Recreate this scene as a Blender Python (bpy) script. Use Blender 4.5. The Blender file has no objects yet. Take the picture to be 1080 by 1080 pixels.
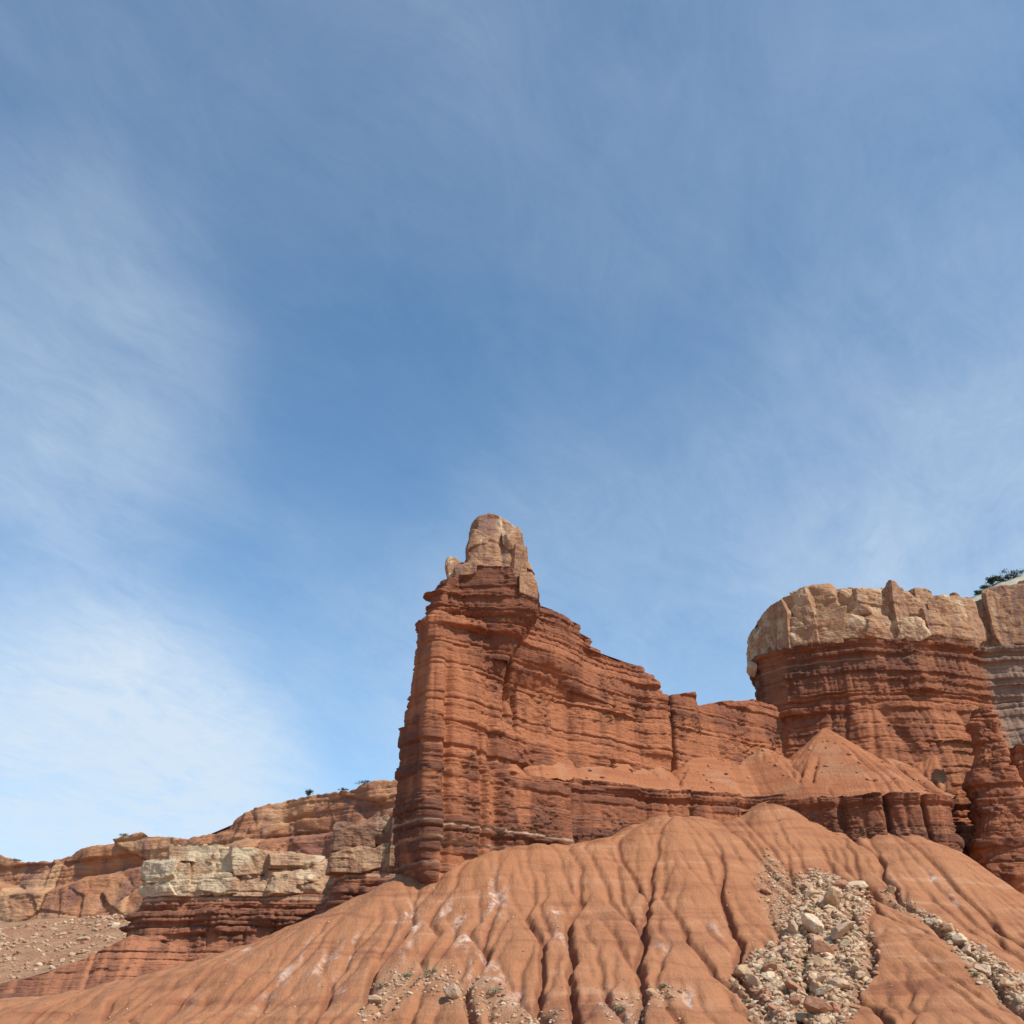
import bpy, math, numpy as np
# ---------------------------------------------------------------- camera, sky, sun, exposure
sc = bpy.context.scene
R = math.radians
FOV, PITCH = 50.0, 27.78
cam_d = bpy.data.cameras.new('camera'); cam = bpy.data.objects.new('camera', cam_d)
sc.collection.objects.link(cam); sc.camera = cam
cam_d.sensor_width = 36; cam_d.sensor_fit = 'HORIZONTAL'; cam_d.angle = R(FOV)
cam_d.clip_start = 0.2; cam_d.clip_end = 30000
cam.location = (0, 0, 1.7); cam.rotation_euler = (R(90 + PITCH), 0, 0)

SUN_EL, SUN_AZ = 47.0, 128.0          # azimuth clockwise from +Y (view direction)
w = bpy.data.worlds.new('World'); sc.world = w; w.use_nodes = True
nt = w.node_tree; nt.nodes.clear()
def N(nt, t, **kw):
    n = nt.nodes.new(t)
    for k, v in kw.items():
        if k.startswith('i_'):
            n.inputs[int(k[2:])].default_value = v
        else: setattr(n, k, v)
    return n
def Mth(nt, op, a, b=None, c=None, clamp=False):
    n = nt.nodes.new('ShaderNodeMath'); n.operation = op; n.use_clamp = clamp
    for i, v in enumerate((a, b, c)):
        if v is None: continue
        if isinstance(v, (int, float)): n.inputs[i].default_value = v
        else: nt.links.new(v, n.inputs[i])
    return n.outputs[0]
def ramp(nt, fac, stops, interp='LINEAR'):
    n = nt.nodes.new('ShaderNodeValToRGB'); cr = n.color_ramp; cr.interpolation = interp
    while len(cr.elements) < len(stops): cr.elements.new(0.5)
    for e, (p, c) in zip(cr.elements, stops):
        e.position = p; e.color = (c, c, c, 1) if isinstance(c, (int, float)) else (*c, 1)
    nt.links.new(fac, n.inputs[0]); return n.outputs[0]
def mixc(nt, fac, a, b, bt='MIX'):
    n = nt.nodes.new('ShaderNodeMix'); n.data_type = 'RGBA'; n.blend_type = bt
    for i, v in ((0, fac), (6, a), (7, b)):
        if isinstance(v, (int, float)): n.inputs[i].default_value = v
        elif isinstance(v, tuple): n.inputs[i].default_value = (*v, 1)
        else: nt.links.new(v, n.inputs[i])
    return n.outputs[2]
def noise(nt, vec, scale, detail=4, rough=0.55, dist=0.0):
    n = nt.nodes.new('ShaderNodeTexNoise'); n.inputs['Scale'].default_value = scale
    n.inputs['Detail'].default_value = detail; n.inputs['Roughness'].default_value = rough
    n.inputs['Distortion'].default_value = dist
    nt.links.new(vec, n.inputs['Vector']); return n.outputs[0]
def mapping(nt, vec, scale=(1, 1, 1), loc=(0, 0, 0), rot=(0, 0, 0)):
    n = nt.nodes.new('ShaderNodeMapping'); n.inputs['Scale'].default_value = scale
    n.inputs['Location'].default_value = loc; n.inputs['Rotation'].default_value = rot
    nt.links.new(vec, n.inputs['Vector']); return n.outputs[0]

f_px = 540 / math.tan(R(FOV / 2)); th = R(PITCH)
def raydir(px, py):
    a = (540 - py) / f_px; d = (px - 540) / f_px
    return d, math.cos(th) - a * math.sin(th), math.sin(th) + a * math.cos(th)
def kz(py):
    _, y, z = raydir(540, py); return z / y
def at(px, py, Y):
    d, y, z = raydir(px, py); t = Y / y
    return np.array((d * t, Y, 1.7 + z * t))

sky = N(nt, 'ShaderNodeTexSky', sky_type='NISHITA', sun_disc=False, sun_elevation=R(SUN_EL), sun_rotation=R(SUN_AZ))
sky.altitude = 2000; sky.air_density = 1.0; sky.dust_density = 0.6; sky.ozone_density = 1.6
tc = N(nt, 'ShaderNodeTexCoord'); D = tc.outputs['Generated']
sep = N(nt, 'ShaderNodeSeparateXYZ'); nt.links.new(D, sep.inputs[0])
zc = Mth(nt, 'MAXIMUM', sep.outputs[2], 0.0); zc = Mth(nt, 'ADD', zc, 0.12)
comb = N(nt, 'ShaderNodeCombineXYZ')
nt.links.new(Mth(nt, 'DIVIDE', sep.outputs[0], zc), comb.inputs[0]); nt.links.new(Mth(nt, 'DIVIDE', sep.outputs[1], zc), comb.inputs[1])
P = comb.outputs[0]
def blob(px, py, rad, amp):
    d = np.array(raydir(px, py)); d /= np.linalg.norm(d)
    n = N(nt, 'ShaderNodeVectorMath', operation='DOT_PRODUCT'); nt.links.new(D, n.inputs[0]); n.inputs[1].default_value = tuple(d)
    c0 = math.cos(math.atan(rad / f_px))
    m = nt.nodes.new('ShaderNodeMapRange'); m.interpolation_type = 'SMOOTHERSTEP'
    nt.links.new(n.outputs['Value'], m.inputs[0]); m.inputs[1].default_value = c0; m.inputs[2].default_value = 1.0
    m.inputs[3].default_value = 0; m.inputs[4].default_value = amp
    return m.outputs[0]
blobs = [(50, 900, 340, .62), (130, 820, 230, .26), (20, 360, 260, .22), (110, 430, 200, .09), (170, 600, 200, .05), (-20, 620, 280, .12),
         (250, 10, 420, .07), (700, -40, 480, .05), (820, 200, 330, .04), (1060, 500, 380, .20), (1100, 640, 300, .22), (680, 740, 380, .22), (330, 820, 320, .20), (1050, 100, 250, .06),
         (360, 330, 260, -.05), (250, 650, 110, -.12), (880, 250, 140, -.03)]
tot = None
for b in blobs:
    o = blob(*b); tot = o if tot is None else Mth(nt, 'ADD', tot, o)
Pr = mapping(nt, P, (1.0, 1.0, 1), rot=(0, 0, R(28)))
wisp = noise(nt, mapping(nt, Pr, (2.6, 1.2, 1)), 1.4, 9, 0.64, 1.6)
wisp2 = noise(nt, mapping(nt, P, (1.4, 0.7, 1), (3, 1, 0), (0, 0, R(-35))), 2.6, 8, 0.6, 1.4)
wisp3 = noise(nt, mapping(nt, Pr, (5.5, 2.6, 1), (7, 2, 0)), 1.9, 10, 0.72, 2.6)
wv = Mth(nt, 'ADD', Mth(nt, 'MULTIPLY', wisp, 0.55), Mth(nt, 'ADD', Mth(nt, 'MULTIPLY', wisp2, 0.35), Mth(nt, 'MULTIPLY', wisp3, 0.34)))
wv = Mth(nt, 'MULTIPLY', Mth(nt, 'SUBTRACT', wv, 0.62), 1.9)
base = Mth(nt, 'MULTIPLY', Mth(nt, 'ADD', tot, 0.09), 0.76)
mod = Mth(nt, 'MULTIPLY', base, Mth(nt, 'ADD', Mth(nt, 'MULTIPLY', wv, .95), 1.0))
mask = Mth(nt, 'MULTIPLY', Mth(nt, 'ADD', mod, Mth(nt, 'MULTIPLY', wv, 0.06)), 1.0, clamp=True)
mask = Mth(nt, 'MINIMUM', mask, 0.9)
cloudcol = (4.2, 4.9, 5.6)
tint = mixc(nt, 1.0, sky.outputs[0], (0.93, 1.22, 1.24), 'MULTIPLY')
col = mixc(nt, mask, tint, cloudcol)
bg = N(nt, 'ShaderNodeBackground'); bg.inputs[1].default_value = 0.13
nt.links.new(col, bg.inputs[0])
wo = N(nt, 'ShaderNodeOutputWorld'); nt.links.new(bg.outputs[0], wo.inputs[0])
sd = bpy.data.lights.new('sun', 'SUN'); sd.energy = 4.0; sd.angle = R(0.55); sd.color = (1.0, 0.955, 0.88)
sun = bpy.data.objects.new('sun', sd); sc.collection.objects.link(sun)
sun.rotation_euler = (R(90 - SUN_EL), 0, R(180 - SUN_AZ) )
sc.view_settings.view_transform = 'Standard'; sc.view_settings.look = 'None'
sc.view_settings.exposure = 0.35; sc.view_settings.gamma = 1

# ---------------------------------------------------------------- numeric noise
rng = np.random.default_rng(7)
_perm = rng.permutation(256).astype(np.int32); _perm = np.concatenate([_perm, _perm, _perm])
_g = rng.normal(size=(256, 3)); _g = (_g / np.linalg.norm(_g, axis=1, keepdims=True)).astype(np.float32)
def perlin(x, y, z):
    x = np.asarray(x, np.float32); y = np.asarray(y, np.float32); z = np.asarray(z, np.float32)
    x, y, z = np.broadcast_arrays(x, y, z)
    xi = np.floor(x); yi = np.floor(y); zi = np.floor(z)
    fx = x - xi; fy = y - yi; fz = z - zi
    xi = xi.astype(np.int32) & 255; yi = yi.astype(np.int32) & 255; zi = zi.astype(np.int32) & 255
    u = fx * fx * fx * (fx * (fx * 6 - 15) + 10); v = fy * fy * fy * (fy * (fy * 6 - 15) + 10); ww = fz * fz * fz * (fz * (fz * 6 - 15) + 10)
    out = 0
    for dx in (0, 1):
        A = _perm[xi + dx]; wx = u if dx else 1 - u
        for dy in (0, 1):
            B = _perm[A + yi + dy]; wy = v if dy else 1 - v
            for dz in (0, 1):
                g = _g[_perm[B + zi + dz]]; wz = ww if dz else 1 - ww
                out = out + wx * wy * wz * (g[..., 0] * (fx - dx) + g[..., 1] * (fy - dy) + g[..., 2] * (fz - dz))
    return out * 1.6
def fbm(x, y, z, o=4, g=0.5):
    s = 0; a = 1.0
    for i in range(o):
        s = s + a * perlin(x + 17.3 * i, y + 5.1 * i, z + 9.7 * i); x = x * 2.03; y = y * 2.03; z = z * 2.03; a *= g
    return s
def hash01(*a):
    h = np.zeros(np.broadcast(*a).shape, np.int64)
    for i, v in enumerate(a): h = h * 73856093 + np.asarray(v).astype(np.int64) * (19349663 + 2 * i * 83492791)
    h = (h ^ (h >> 13)) * 1274126177; h = h ^ (h >> 16)
    return ((h & 0xffffff) / float(0xffffff)).astype(np.float32)
def cells(x, y, z):
    """nearest-cell id offsets: returns random value, border distance and planar tilt of a jittered 3D Voronoi"""
    xi = np.floor(x); yi = np.floor(y); zi = np.floor(z)
    b1 = np.full(x.shape, 9e9, np.float32); b2 = b1.copy(); val = np.zeros_like(b1); tl = np.zeros_like(b1)
    for dx in (-1, 0, 1):
        for dy in (-1, 0, 1):
            for dz in (-1, 0, 1):
                cx = xi + dx; cy = yi + dy; cz = zi + dz
                px = cx + hash01(cx, cy, cz); py = cy + hash01(cx + 57, cy, cz); pz = cz + hash01(cx, cy + 31, cz)
                d = (px - x) ** 2 + (py - y) ** 2 + (pz - z) ** 2
                v = hash01(cx, cy, cz + 91)
                t = (x - px) * (hash01(cx + 3, cy, cz) - .5) * 2 + (z - pz) * (hash01(cx, cy + 7, cz) - .5) * 2 + (y - py) * (hash01(cx, cy, cz + 5) - .5)
                m = d < b1
                b2 = np.where(m, b1, np.minimum(b2, d)); val = np.where(m, v, val); tl = np.where(m, t, tl); b1 = np.where(m, d, b1)
    return val, np.sqrt(b2) - np.sqrt(b1), tl
def sstep(a, b, x):
    t = np.clip((x - a) / (b - a), 0, 1); return t * t * (3 - 2 * t)

# ---------------------------------------------------------------- object helpers
C = sc.collection
def tag(o, label=None, cat=None, group=None, kind=None):
    for k, v in (('label', label), ('category', cat), ('group', group), ('kind', kind)):
        if v: o[k] = v
    return o
def empty(name, loc, **kw):
    o = bpy.data.objects.new(name, None); C.objects.link(o); o.location = loc; o.empty_display_size = 1
    return tag(o, **kw)
def mesh_obj(name, V, F, mat, parent=None, attrs=None, smooth=True, origin=None):
    V = np.asarray(V, np.float32).reshape(-1, 3); F = np.asarray(F, np.int32)
    off = np.zeros(3, np.float32)
    if origin is not None: off = np.asarray(origin, np.float32)
    me = bpy.data.meshes.new(name); me.vertices.add(len(V)); me.vertices.foreach_set('co', (V - off).ravel())
    k = F.shape[1]; me.loops.add(F.size); me.loops.foreach_set('vertex_index', F.ravel())
    me.polygons.add(len(F)); me.polygons.foreach_set('loop_start', np.arange(0, F.size, k, dtype=np.int32))
    me.polygons.foreach_set('loop_total', np.full(len(F), k, np.int32))
    me.update(calc_edges=True)
    me.polygons.foreach_set('use_smooth', np.full(len(F), smooth, bool))
    for n, a in (attrs or {}).items():
        at_ = me.attributes.new(n, 'FLOAT', 'POINT'); at_.data.foreach_set('value', np.asarray(a, np.float32).ravel())
    me.materials.append(mat); me.validate()
    o = bpy.data.objects.new(name, me); C.objects.link(o)
    if parent is not None:
        o.parent = parent; o.location = off - np.array(parent.location, np.float32)
    else: o.location = off
    return o
def grid_faces(nr, nc, wrap=False):
    i = np.arange(nr - 1)[:, None]; j = np.arange(nc if wrap else nc - 1)[None, :]; j2 = (j + 1) % nc
    return np.stack([i * nc + j, i * nc + j2, (i + 1) * nc + j2, (i + 1) * nc + j], -1).reshape(-1, 4)

# ---------------------------------------------------------------- materials
def attr(nt, name):
    n = nt.nodes.new('ShaderNodeAttribute'); n.attribute_name = name; return n.outputs['Fac']
def mat_base(name, rough=0.92):
    m = bpy.data.materials.new(name); m.use_nodes = True; t = m.node_tree; t.nodes.clear()
    b = N(t, 'ShaderNodeBsdfPrincipled'); b.inputs['Roughness'].default_value = rough; b.inputs['Specular IOR Level'].default_value = 0.15
    o = N(t, 'ShaderNodeOutputMaterial'); t.links.new(b.outputs[0], o.inputs[0])
    return m, t, b
def pos(t):
    return N(t, 'ShaderNodeNewGeometry').outputs['Position']
def bump(t, b, h, dist=0.15, strength=0.8):
    n = N(t, 'ShaderNodeBump'); n.inputs['Strength'].default_value = strength; n.inputs['Distance'].default_value = dist
    t.links.new(h, n.inputs['Height']); t.links.new(n.outputs[0], b.inputs['Normal'])

def m_cliff(name, orange=(.375, .143, .067), dark=(.15, .063, .039), mid=(.28, .101, .050), pale=(.55, .38, .25), bscale=1.0):
    m, t, b = mat_base(name); p = pos(t)
    tone, wash, white, grey = attr(t, 'tone'), attr(t, 'wash'), attr(t, 'white'), attr(t, 'grey')
    c = ramp(t, tone, [(0.0, dark), (0.30, tuple(0.5 * (a + d) for a, d in zip(mid, dark))), (0.55, mid), (0.85, orange), (1.0, tuple(min(1, x * 1.12) for x in orange))])
    fine = noise(t, mapping(t, p, (.8 * bscale, .8 * bscale, 4.5 * bscale)), 1.0, 7, 0.65)
    blot = noise(t, mapping(t, p, (.35, .35, .5)), 1.0, 6, 0.6)
    patch = ramp(t, Mth(t, 'ADD', Mth(t, 'MULTIPLY', fine, .6), Mth(t, 'MULTIPLY', blot, .4)), [(0.42, 1.0), (0.53, 0.0)])
    c = mixc(t, Mth(t, 'MULTIPLY', patch, Mth(t, 'SUBTRACT', 0.80, Mth(t, 'MULTIPLY', wash, 0.7))), c, dark)
    c = mixc(t, Mth(t, 'MULTIPLY', wash, 0.92), c, orange)
    g = noise(t, p, 3.0 * bscale, 5, 0.7)
    c = mixc(t, 1.0, c, ramp(t, g, [(0.2, .72), (0.8, 1.25)]), 'MULTIPLY')
    gn = ramp(t, noise(t, mapping(t, p, (.25, .25, 1.2)), 1.0, 5, .6), [(0.35, (.30, .20, .14)), (0.65, (.20, .135, .10))])
    c = mixc(t, grey, c, gn)
    c = mixc(t, white, c, pale)
    t.links.new(c, b.inputs['Base Color'])
    h1 = noise(t, mapping(t, p, (.55 * bscale, .55 * bscale, 5 * bscale)), 1.0, 8, 0.62)
    h2 = noise(t, mapping(t, p, (2.6 * bscale, 2.6 * bscale, .5 * bscale)), 1.0, 5, 0.6)
    h = Mth(t, 'ADD', Mth(t, 'MULTIPLY', h1, 0.62), Mth(t, 'ADD', Mth(t, 'MULTIPLY', h2, 0.30), Mth(t, 'MULTIPLY', noise(t, p, 1.3 * bscale, 6, .65), .35)))
    bump(t, b, h, 0.50 / bscale, 0.85); return m

def m_cap(name, pale=(.56, .40, .24), tan=(.39, .215, .115), brown=(.24, .125, .08), red=(.28, .095, .05), s=1.0):
    m, t, b = mat_base(name); p = pos(t)
    tone, varn, white = attr(t, 'tone'), attr(t, 'wash'), attr(t, 'white')
    n1 = noise(t, mapping(t, p, (.30 * s, .30 * s, .20 * s)), 1.0, 8, 0.65, 1.2)
    v = Mth(t, 'ADD', Mth(t, 'MULTIPLY', tone, .5), Mth(t, 'SUBTRACT', Mth(t, 'MULTIPLY', n1, 1.1), .24))
    c = ramp(t, v, [(0.34, brown), (0.45, tan), (0.62, tan), (0.74, pale), (0.9, tuple(min(1, x * 1.1) for x in pale))])
    st = noise(t, mapping(t, p, (.9 * s, .9 * s, .07 * s)), 1.0, 5, 0.6)
    c = mixc(t, Mth(t, 'MULTIPLY', ramp(t, st, [(0.46, 0.0), (0.62, 1.0)]), Mth(t, 'MULTIPLY', varn, .85)), c, (.20, .125, .10))
    c = mixc(t, ramp(t, noise(t, mapping(t, p, (.3 * s, .3 * s, 1.6 * s)), 1.0, 5, .6), [(0.52, 0.0), (0.68, .55)]), c, red)
    c = mixc(t, white, c, pale)
    g = noise(t, p, 2.5 * s, 6, 0.7)
    c = mixc(t, 1.0, c, ramp(t, g, [(0.2, .74), (0.8, 1.24)]), 'MULTIPLY')
    t.links.new(c, b.inputs['Base Color'])
    h = Mth(t, 'ADD', noise(t, mapping(t, p, (.9 * s, .9 * s, 1.3 * s)), 1.0, 8, 0.62), Mth(t, 'MULTIPLY', noise(t, mapping(t, p, (.5 * s, .5 * s, 3.5 * s)), 1.0, 5, 0.6), .4))
    bump(t, b, h, 0.7 / s, 0.7); return m

def m_talus(name, g_=1.0):
    m, t, b = mat_base(name, 0.95); p = pos(t)
    white, rub, gul = attr(t, 'white'), attr(t, 'rubble'), attr(t, 'gully')
    a, d, l, e_ = [tuple(q * g2 * 1.05 for q, g2 in zip(c_, g_ if isinstance(g_, tuple) else (g_,) * 3)) for c_ in ((.345, .145, .067), (.245, .093, .048), (.43, .23, .13), (.385, .172, .085))]
    wz = N(t, 'ShaderNodeSeparateXYZ'); t.links.new(p, wz.inputs[0])
    zz = Mth(t, 'ADD', wz.outputs[2], Mth(t, 'MULTIPLY', noise(t, p, .06, 3, .5), 5.0))
    cz = N(t, 'ShaderNodeCombineXYZ'); t.links.new(zz, cz.inputs[2]); t.links.new(Mth(t, 'MULTIPLY', wz.outputs[0], .03), cz.inputs[0])
    band = noise(t, mapping(t, cz.outputs[0], (1, 1, .55)), 1.0, 6, 0.65)
    big = noise(t, p, .05, 4, .55)
    c = mixc(t, ramp(t, band, [(0.38, 0.95), (0.49, 0.0)]), a, d)
    c = mixc(t, ramp(t, band, [(0.55, 0.0), (0.66, .75)]), c, l)
    c = mixc(t, ramp(t, big, [(0.4, 0.0), (0.62, .40)]), c, e_)
    spk = noise(t, mapping(t, p, (3, 3, 3)), 1.0, 6, .75)
    c = mixc(t, 1.0, c, ramp(t, spk, [(0.25, .80), (0.75, 1.20)]), 'MULTIPLY')
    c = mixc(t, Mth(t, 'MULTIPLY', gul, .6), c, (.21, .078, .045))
    peb = noise(t, mapping(t, p, (1.6, 1.6, 1.6)), 1.0, 8, .8)
    c = mixc(t, Mth(t, 'MULTIPLY', rub, ramp(t, peb, [(0.38, .25), (0.60, .95)])), c, (.46, .32, .20))
    wn = noise(t, mapping(t, p, (.7, .7, .7)), 1.0, 7, .7)
    c = mixc(t, Mth(t, 'MULTIPLY', white, ramp(t, wn, [(0.42, 0.0), (0.60, 1.0)])), c, (.80, .68, .58))
    t.links.new(c, b.inputs['Base Color'])
    h = Mth(t, 'ADD', noise(t, mapping(t, p, (1.4, .25, .6)), 1.0, 8, .68), Mth(t, 'MULTIPLY', Mth(t, 'MULTIPLY', peb, rub), 1.2))
    h = Mth(t, 'ADD', h, Mth(t, 'MULTIPLY', noise(t, mapping(t, p, (3.5, 2.0, 3.0)), 1.0, 6, .75), .5))
    bump(t, b, h, 0.50, 0.7); return m

def m_simple(name, c1, c2, scale=1.0, c3=None, bd=.2, z=1.0):
    m, t, b = mat_base(name); p = pos(t)
    n = noise(t, mapping(t, p, (scale, scale, scale * z)), 1.0, 7, .65)
    st = [(0.32, c1), (0.62, c2)] + ([(0.75, c3)] if c3 else [])
    c = ramp(t, n, st); g = noise(t, p, scale * 6, 5, .7)
    c = mixc(t, 1.0, c, ramp(t, g, [(0.2, .75), (0.8, 1.22)]), 'MULTIPLY')
    t.links.new(c, b.inputs['Base Color']); bump(t, b, g, bd, .6); return m

M_cliff = m_cliff('red_cliff_rock')
M_cliff_far = m_cliff('far_red_ledge_rock', orange=(.40, .165, .085), mid=(.31, .12, .065), dark=(.20, .088, .055), bscale=.6)
M_cap = m_cap('tan_cap_rock')
M_cap_far = m_cap('cream_cap_rock', pale=(.60, .46, .29), tan=(.46, .28, .16), brown=(.28, .15, .09), s=.6)
M_talus = m_talus('red_clay_slope')
M_bench = m_talus('orange_clay', (.96, .86, .82))
M_ground = m_simple('desert_soil', (.34, .14, .08), (.45, .22, .13), .2)

# ---------------------------------------------------------------- rock relief
class Strata:
    def __init__(s, seed, z0, z1, tmin, tmax):
        r = np.random.default_rng(seed); b = [z0]
        while b[-1] < z1: b.append(b[-1] + tmin + (tmax - tmin) * r.random() ** 2.2)
        s.b = np.array(b, np.float32); n = len(b); s.p = (r.normal(size=n + 1) * .30 + np.where(r.random(n + 1) < .20, -.7, 0)).astype(np.float32)
        s.p += np.where(r.random(n + 1) < .22, 1.35, 0); s.t = r.random(n + 1).astype(np.float32)
    def __call__(s, x, y, z, lat=.09):
        zw = z + .55 * perlin(x * .05, y * .05, 3.3) + .24 * perlin(x * .25, y * .25, z * .1)
        i = np.clip(np.searchsorted(s.b, zw) - 1, 0, len(s.b) - 2)
        fr = (zw - s.b[i]) / (s.b[i + 1] - s.b[i])
        lm = perlin(x * lat, y * lat, i * 7.31)
        p = s.p[i] * np.clip(.62 + 1.35 * lm, -.1, 2) + .36 * perlin(x * .30, y * .30, i * 3.17) + .20 * perlin(x * 1.1, y * 1.1, i * 5.17)
        th = s.b[i + 1] - s.b[i]; thick = np.minimum(th, 1.6)
        under = np.clip(1 - fr * th / .36, 0, 1); crown = np.clip(1 - (1 - fr) * th / .35, 0, 1) ** 2
        return p * 1.0 - (.40 + .65 * np.clip(p, 0, 1.4)) * under * np.sqrt(thick) - .22 * crown, s.t[i], fr, i
ST_thin = Strata(3, 0, 140, .25, 3.0)
ST_thick = Strata(5, 0, 140, 1.1, 7.5)

def cliff_relief(x, y, z, led=1.0, flute=1.0, upper=74, top=95, fscale=1.0, seed=0.0):
    """returns outward offset, tone, wash"""
    up = sstep(upper - 4, upper + 6, z)
    d1, t1, f1, i1 = ST_thin(x, y, z, .075); d2, t2, f2, i2 = ST_thick(x, y, z, .045)
    wash = sstep(.0, .5, .8 * fbm(x * .16, y * .16, z * .03 + 40, 3) + .12 - .30 * d1 - .12 * d2) * (1 - .55 * up)
    lm = (.45 + .55 * sstep(-.4, .5, fbm(x * .05, y * .05, z * .08 + seed, 2))) * (1 - .55 * wash)
    d = led * ((.62 + .30 * up) * d1 * lm + (.62 + .42 * up) * d2)
    a = x * .11 * fscale + 1.0 * perlin(x * .04, y * .04, z * .02 + 5) + seed; bq = y * .11 * fscale
    c1 = 1 - 2 * np.abs(perlin(a, bq, z * .012 + seed)) * 1.7
    c2 = 1 - 2 * np.abs(perlin(a * 3.1 + 9, bq * 3.1, z * .03)) * 1.6
    fl = flute * (1 - .45 * up)
    d = d - fl * (1.3 * np.clip(c1 - .45, 0, 1) + .6 * np.clip(c2 - .5, 0, 1) * sstep(-.2, .3, perlin(x * .07, y * .07, z * .07))) + fl * 1.1 * fbm(x * .08, y * .08, z * .02, 2)
    # blocks split by joints in the harder beds
    hard = sstep(.0, .5, perlin(x * .12 + 3, y * .12, z * .16 + seed) + .2 * d2 + .05) * (1 - .7 * wash)
    cv, cb, ct = cells(x * .55, y * .55, z * 1.1)
    d = d + hard * ((cv - .5) * .55 + ct * .10 - .30 * (1 - sstep(0, .09, cb)))
    d = d + (.10 + .16 * hard) * fbm(x * .6, y * .6, z * 1.3, 3)
    vj = 1 - sstep(0, .035, np.abs(perlin(x * .35 + 7, y * .35, z * .04 + seed))); d = d - .25 * vj * sstep(-.1, .3, perlin(x * .1, y * .1, z * .12 + 20))
    tone = .56 + .40 * (t1 - .5) + .30 * (t2 - .5) + .16 * perlin(x * .12, y * .12, z * .3) - .08 * up
    tone = tone - .20 * sstep(.1, .9, d1) * (1 - up) - .16 * hard
    return d, tone, wash

def fold(x, y, z, n, lam, seed):
    """sum of folded planes: flat facets that meet in sharp creases"""
    r = np.random.default_rng(seed); s = 0; mn = 9e9
    for k in range(n):
        v = r.normal(size=3); v[2] *= .8; v /= np.linalg.norm(v); l = lam * (.7 + .9 * r.random())
        q = (x * v[0] + y * v[1] + z * v[2]) / l + r.random() * 9 + .55 * perlin(x * .35 / lam * 1.5 + k, y * .35 / lam * 1.5, z * .35 / lam * 1.5)
        tri = np.abs(q - np.floor(q + .5)) * 2
        mn = np.minimum(mn, (tri - .35) * l)
        s = s + (tri - .5) * l * (.5 + .8 * np.clip(perlin(x * .7 / lam + 7 * k, y * .7 / lam, z * .7 / lam) + .4, 0, 1))
    return .55 * s / math.sqrt(n) + .8 * mn

def cap_relief(x, y, z, s=1.0, amp=1.0, seed=0.):
    wx = x + 1.2 * perlin(x * .15, y * .15, z * .15); wz = z + 1.0 * perlin(x * .15 + 9, y * .15, z * .15)
    v, b, t = cells(wx * .17 * s + seed, y * .13 * s, wz * .15 * s)
    v2, b2, t2 = cells(wx * .45 * s + seed, y * .4 * s, wz * .42 * s)
    big = fold(x, y, z * .8, 4, 9. / s, 3 + int(seed)); sm = fold(x, y, z, 4, 3.0 / s, 9 + int(seed))
    d = .42 * big + .24 * sm + (v - .5) * 1.1 + t * .6 + (v2 - .5) * .2 - .12 * (1 - sstep(0, .05, b))
    d = d + .8 * fbm(x * .09, y * .09, z * .06, 2) + .14 * fbm(x * .8, y * .8, z * .8, 3)
    dl, tl, _, _ = ST_thin(x, y, z, .03); d = d + .16 * dl * sstep(-.1, .3, perlin(x * .1, y * .1, z * .1 + 7))
    tone = .5 + (v - .5) * .55 + (v2 - .5) * .35
    return amp * d, tone, v

def resample(poly, step, closed=True, smooth=1.0):
    P = np.array(poly, float)
    if closed: P = np.vstack([P, P[:1]])
    L = np.concatenate([[0], np.cumsum(np.linalg.norm(np.diff(P, axis=0), axis=1))])
    n = max(8, int(L[-1] / step)); u = np.linspace(0, L[-1], n, endpoint=not closed)
    Q = np.stack([np.interp(u, L, P[:, 0]), np.interp(u, L, P[:, 1])], 1)
    k = max(1, int(smooth / step))
    for _ in range(k):
        if closed: Q = (np.roll(Q, 1, 0) + 2 * Q + np.roll(Q, -1, 0)) / 4
        else: Q[1:-1] = (Q[:-2] + 2 * Q[1:-1] + Q[2:]) / 4
    return Q
def normals2(Q, closed=True):
    T = (np.roll(Q, -1, 0) - np.roll(Q, 1, 0)) if closed else np.gradient(Q, axis=0)
    T /= np.linalg.norm(T, axis=1, keepdims=True) + 1e-9
    return np.stack([T[:, 1], -T[:, 0]], 1)       # outward for counter-clockwise contours

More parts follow.
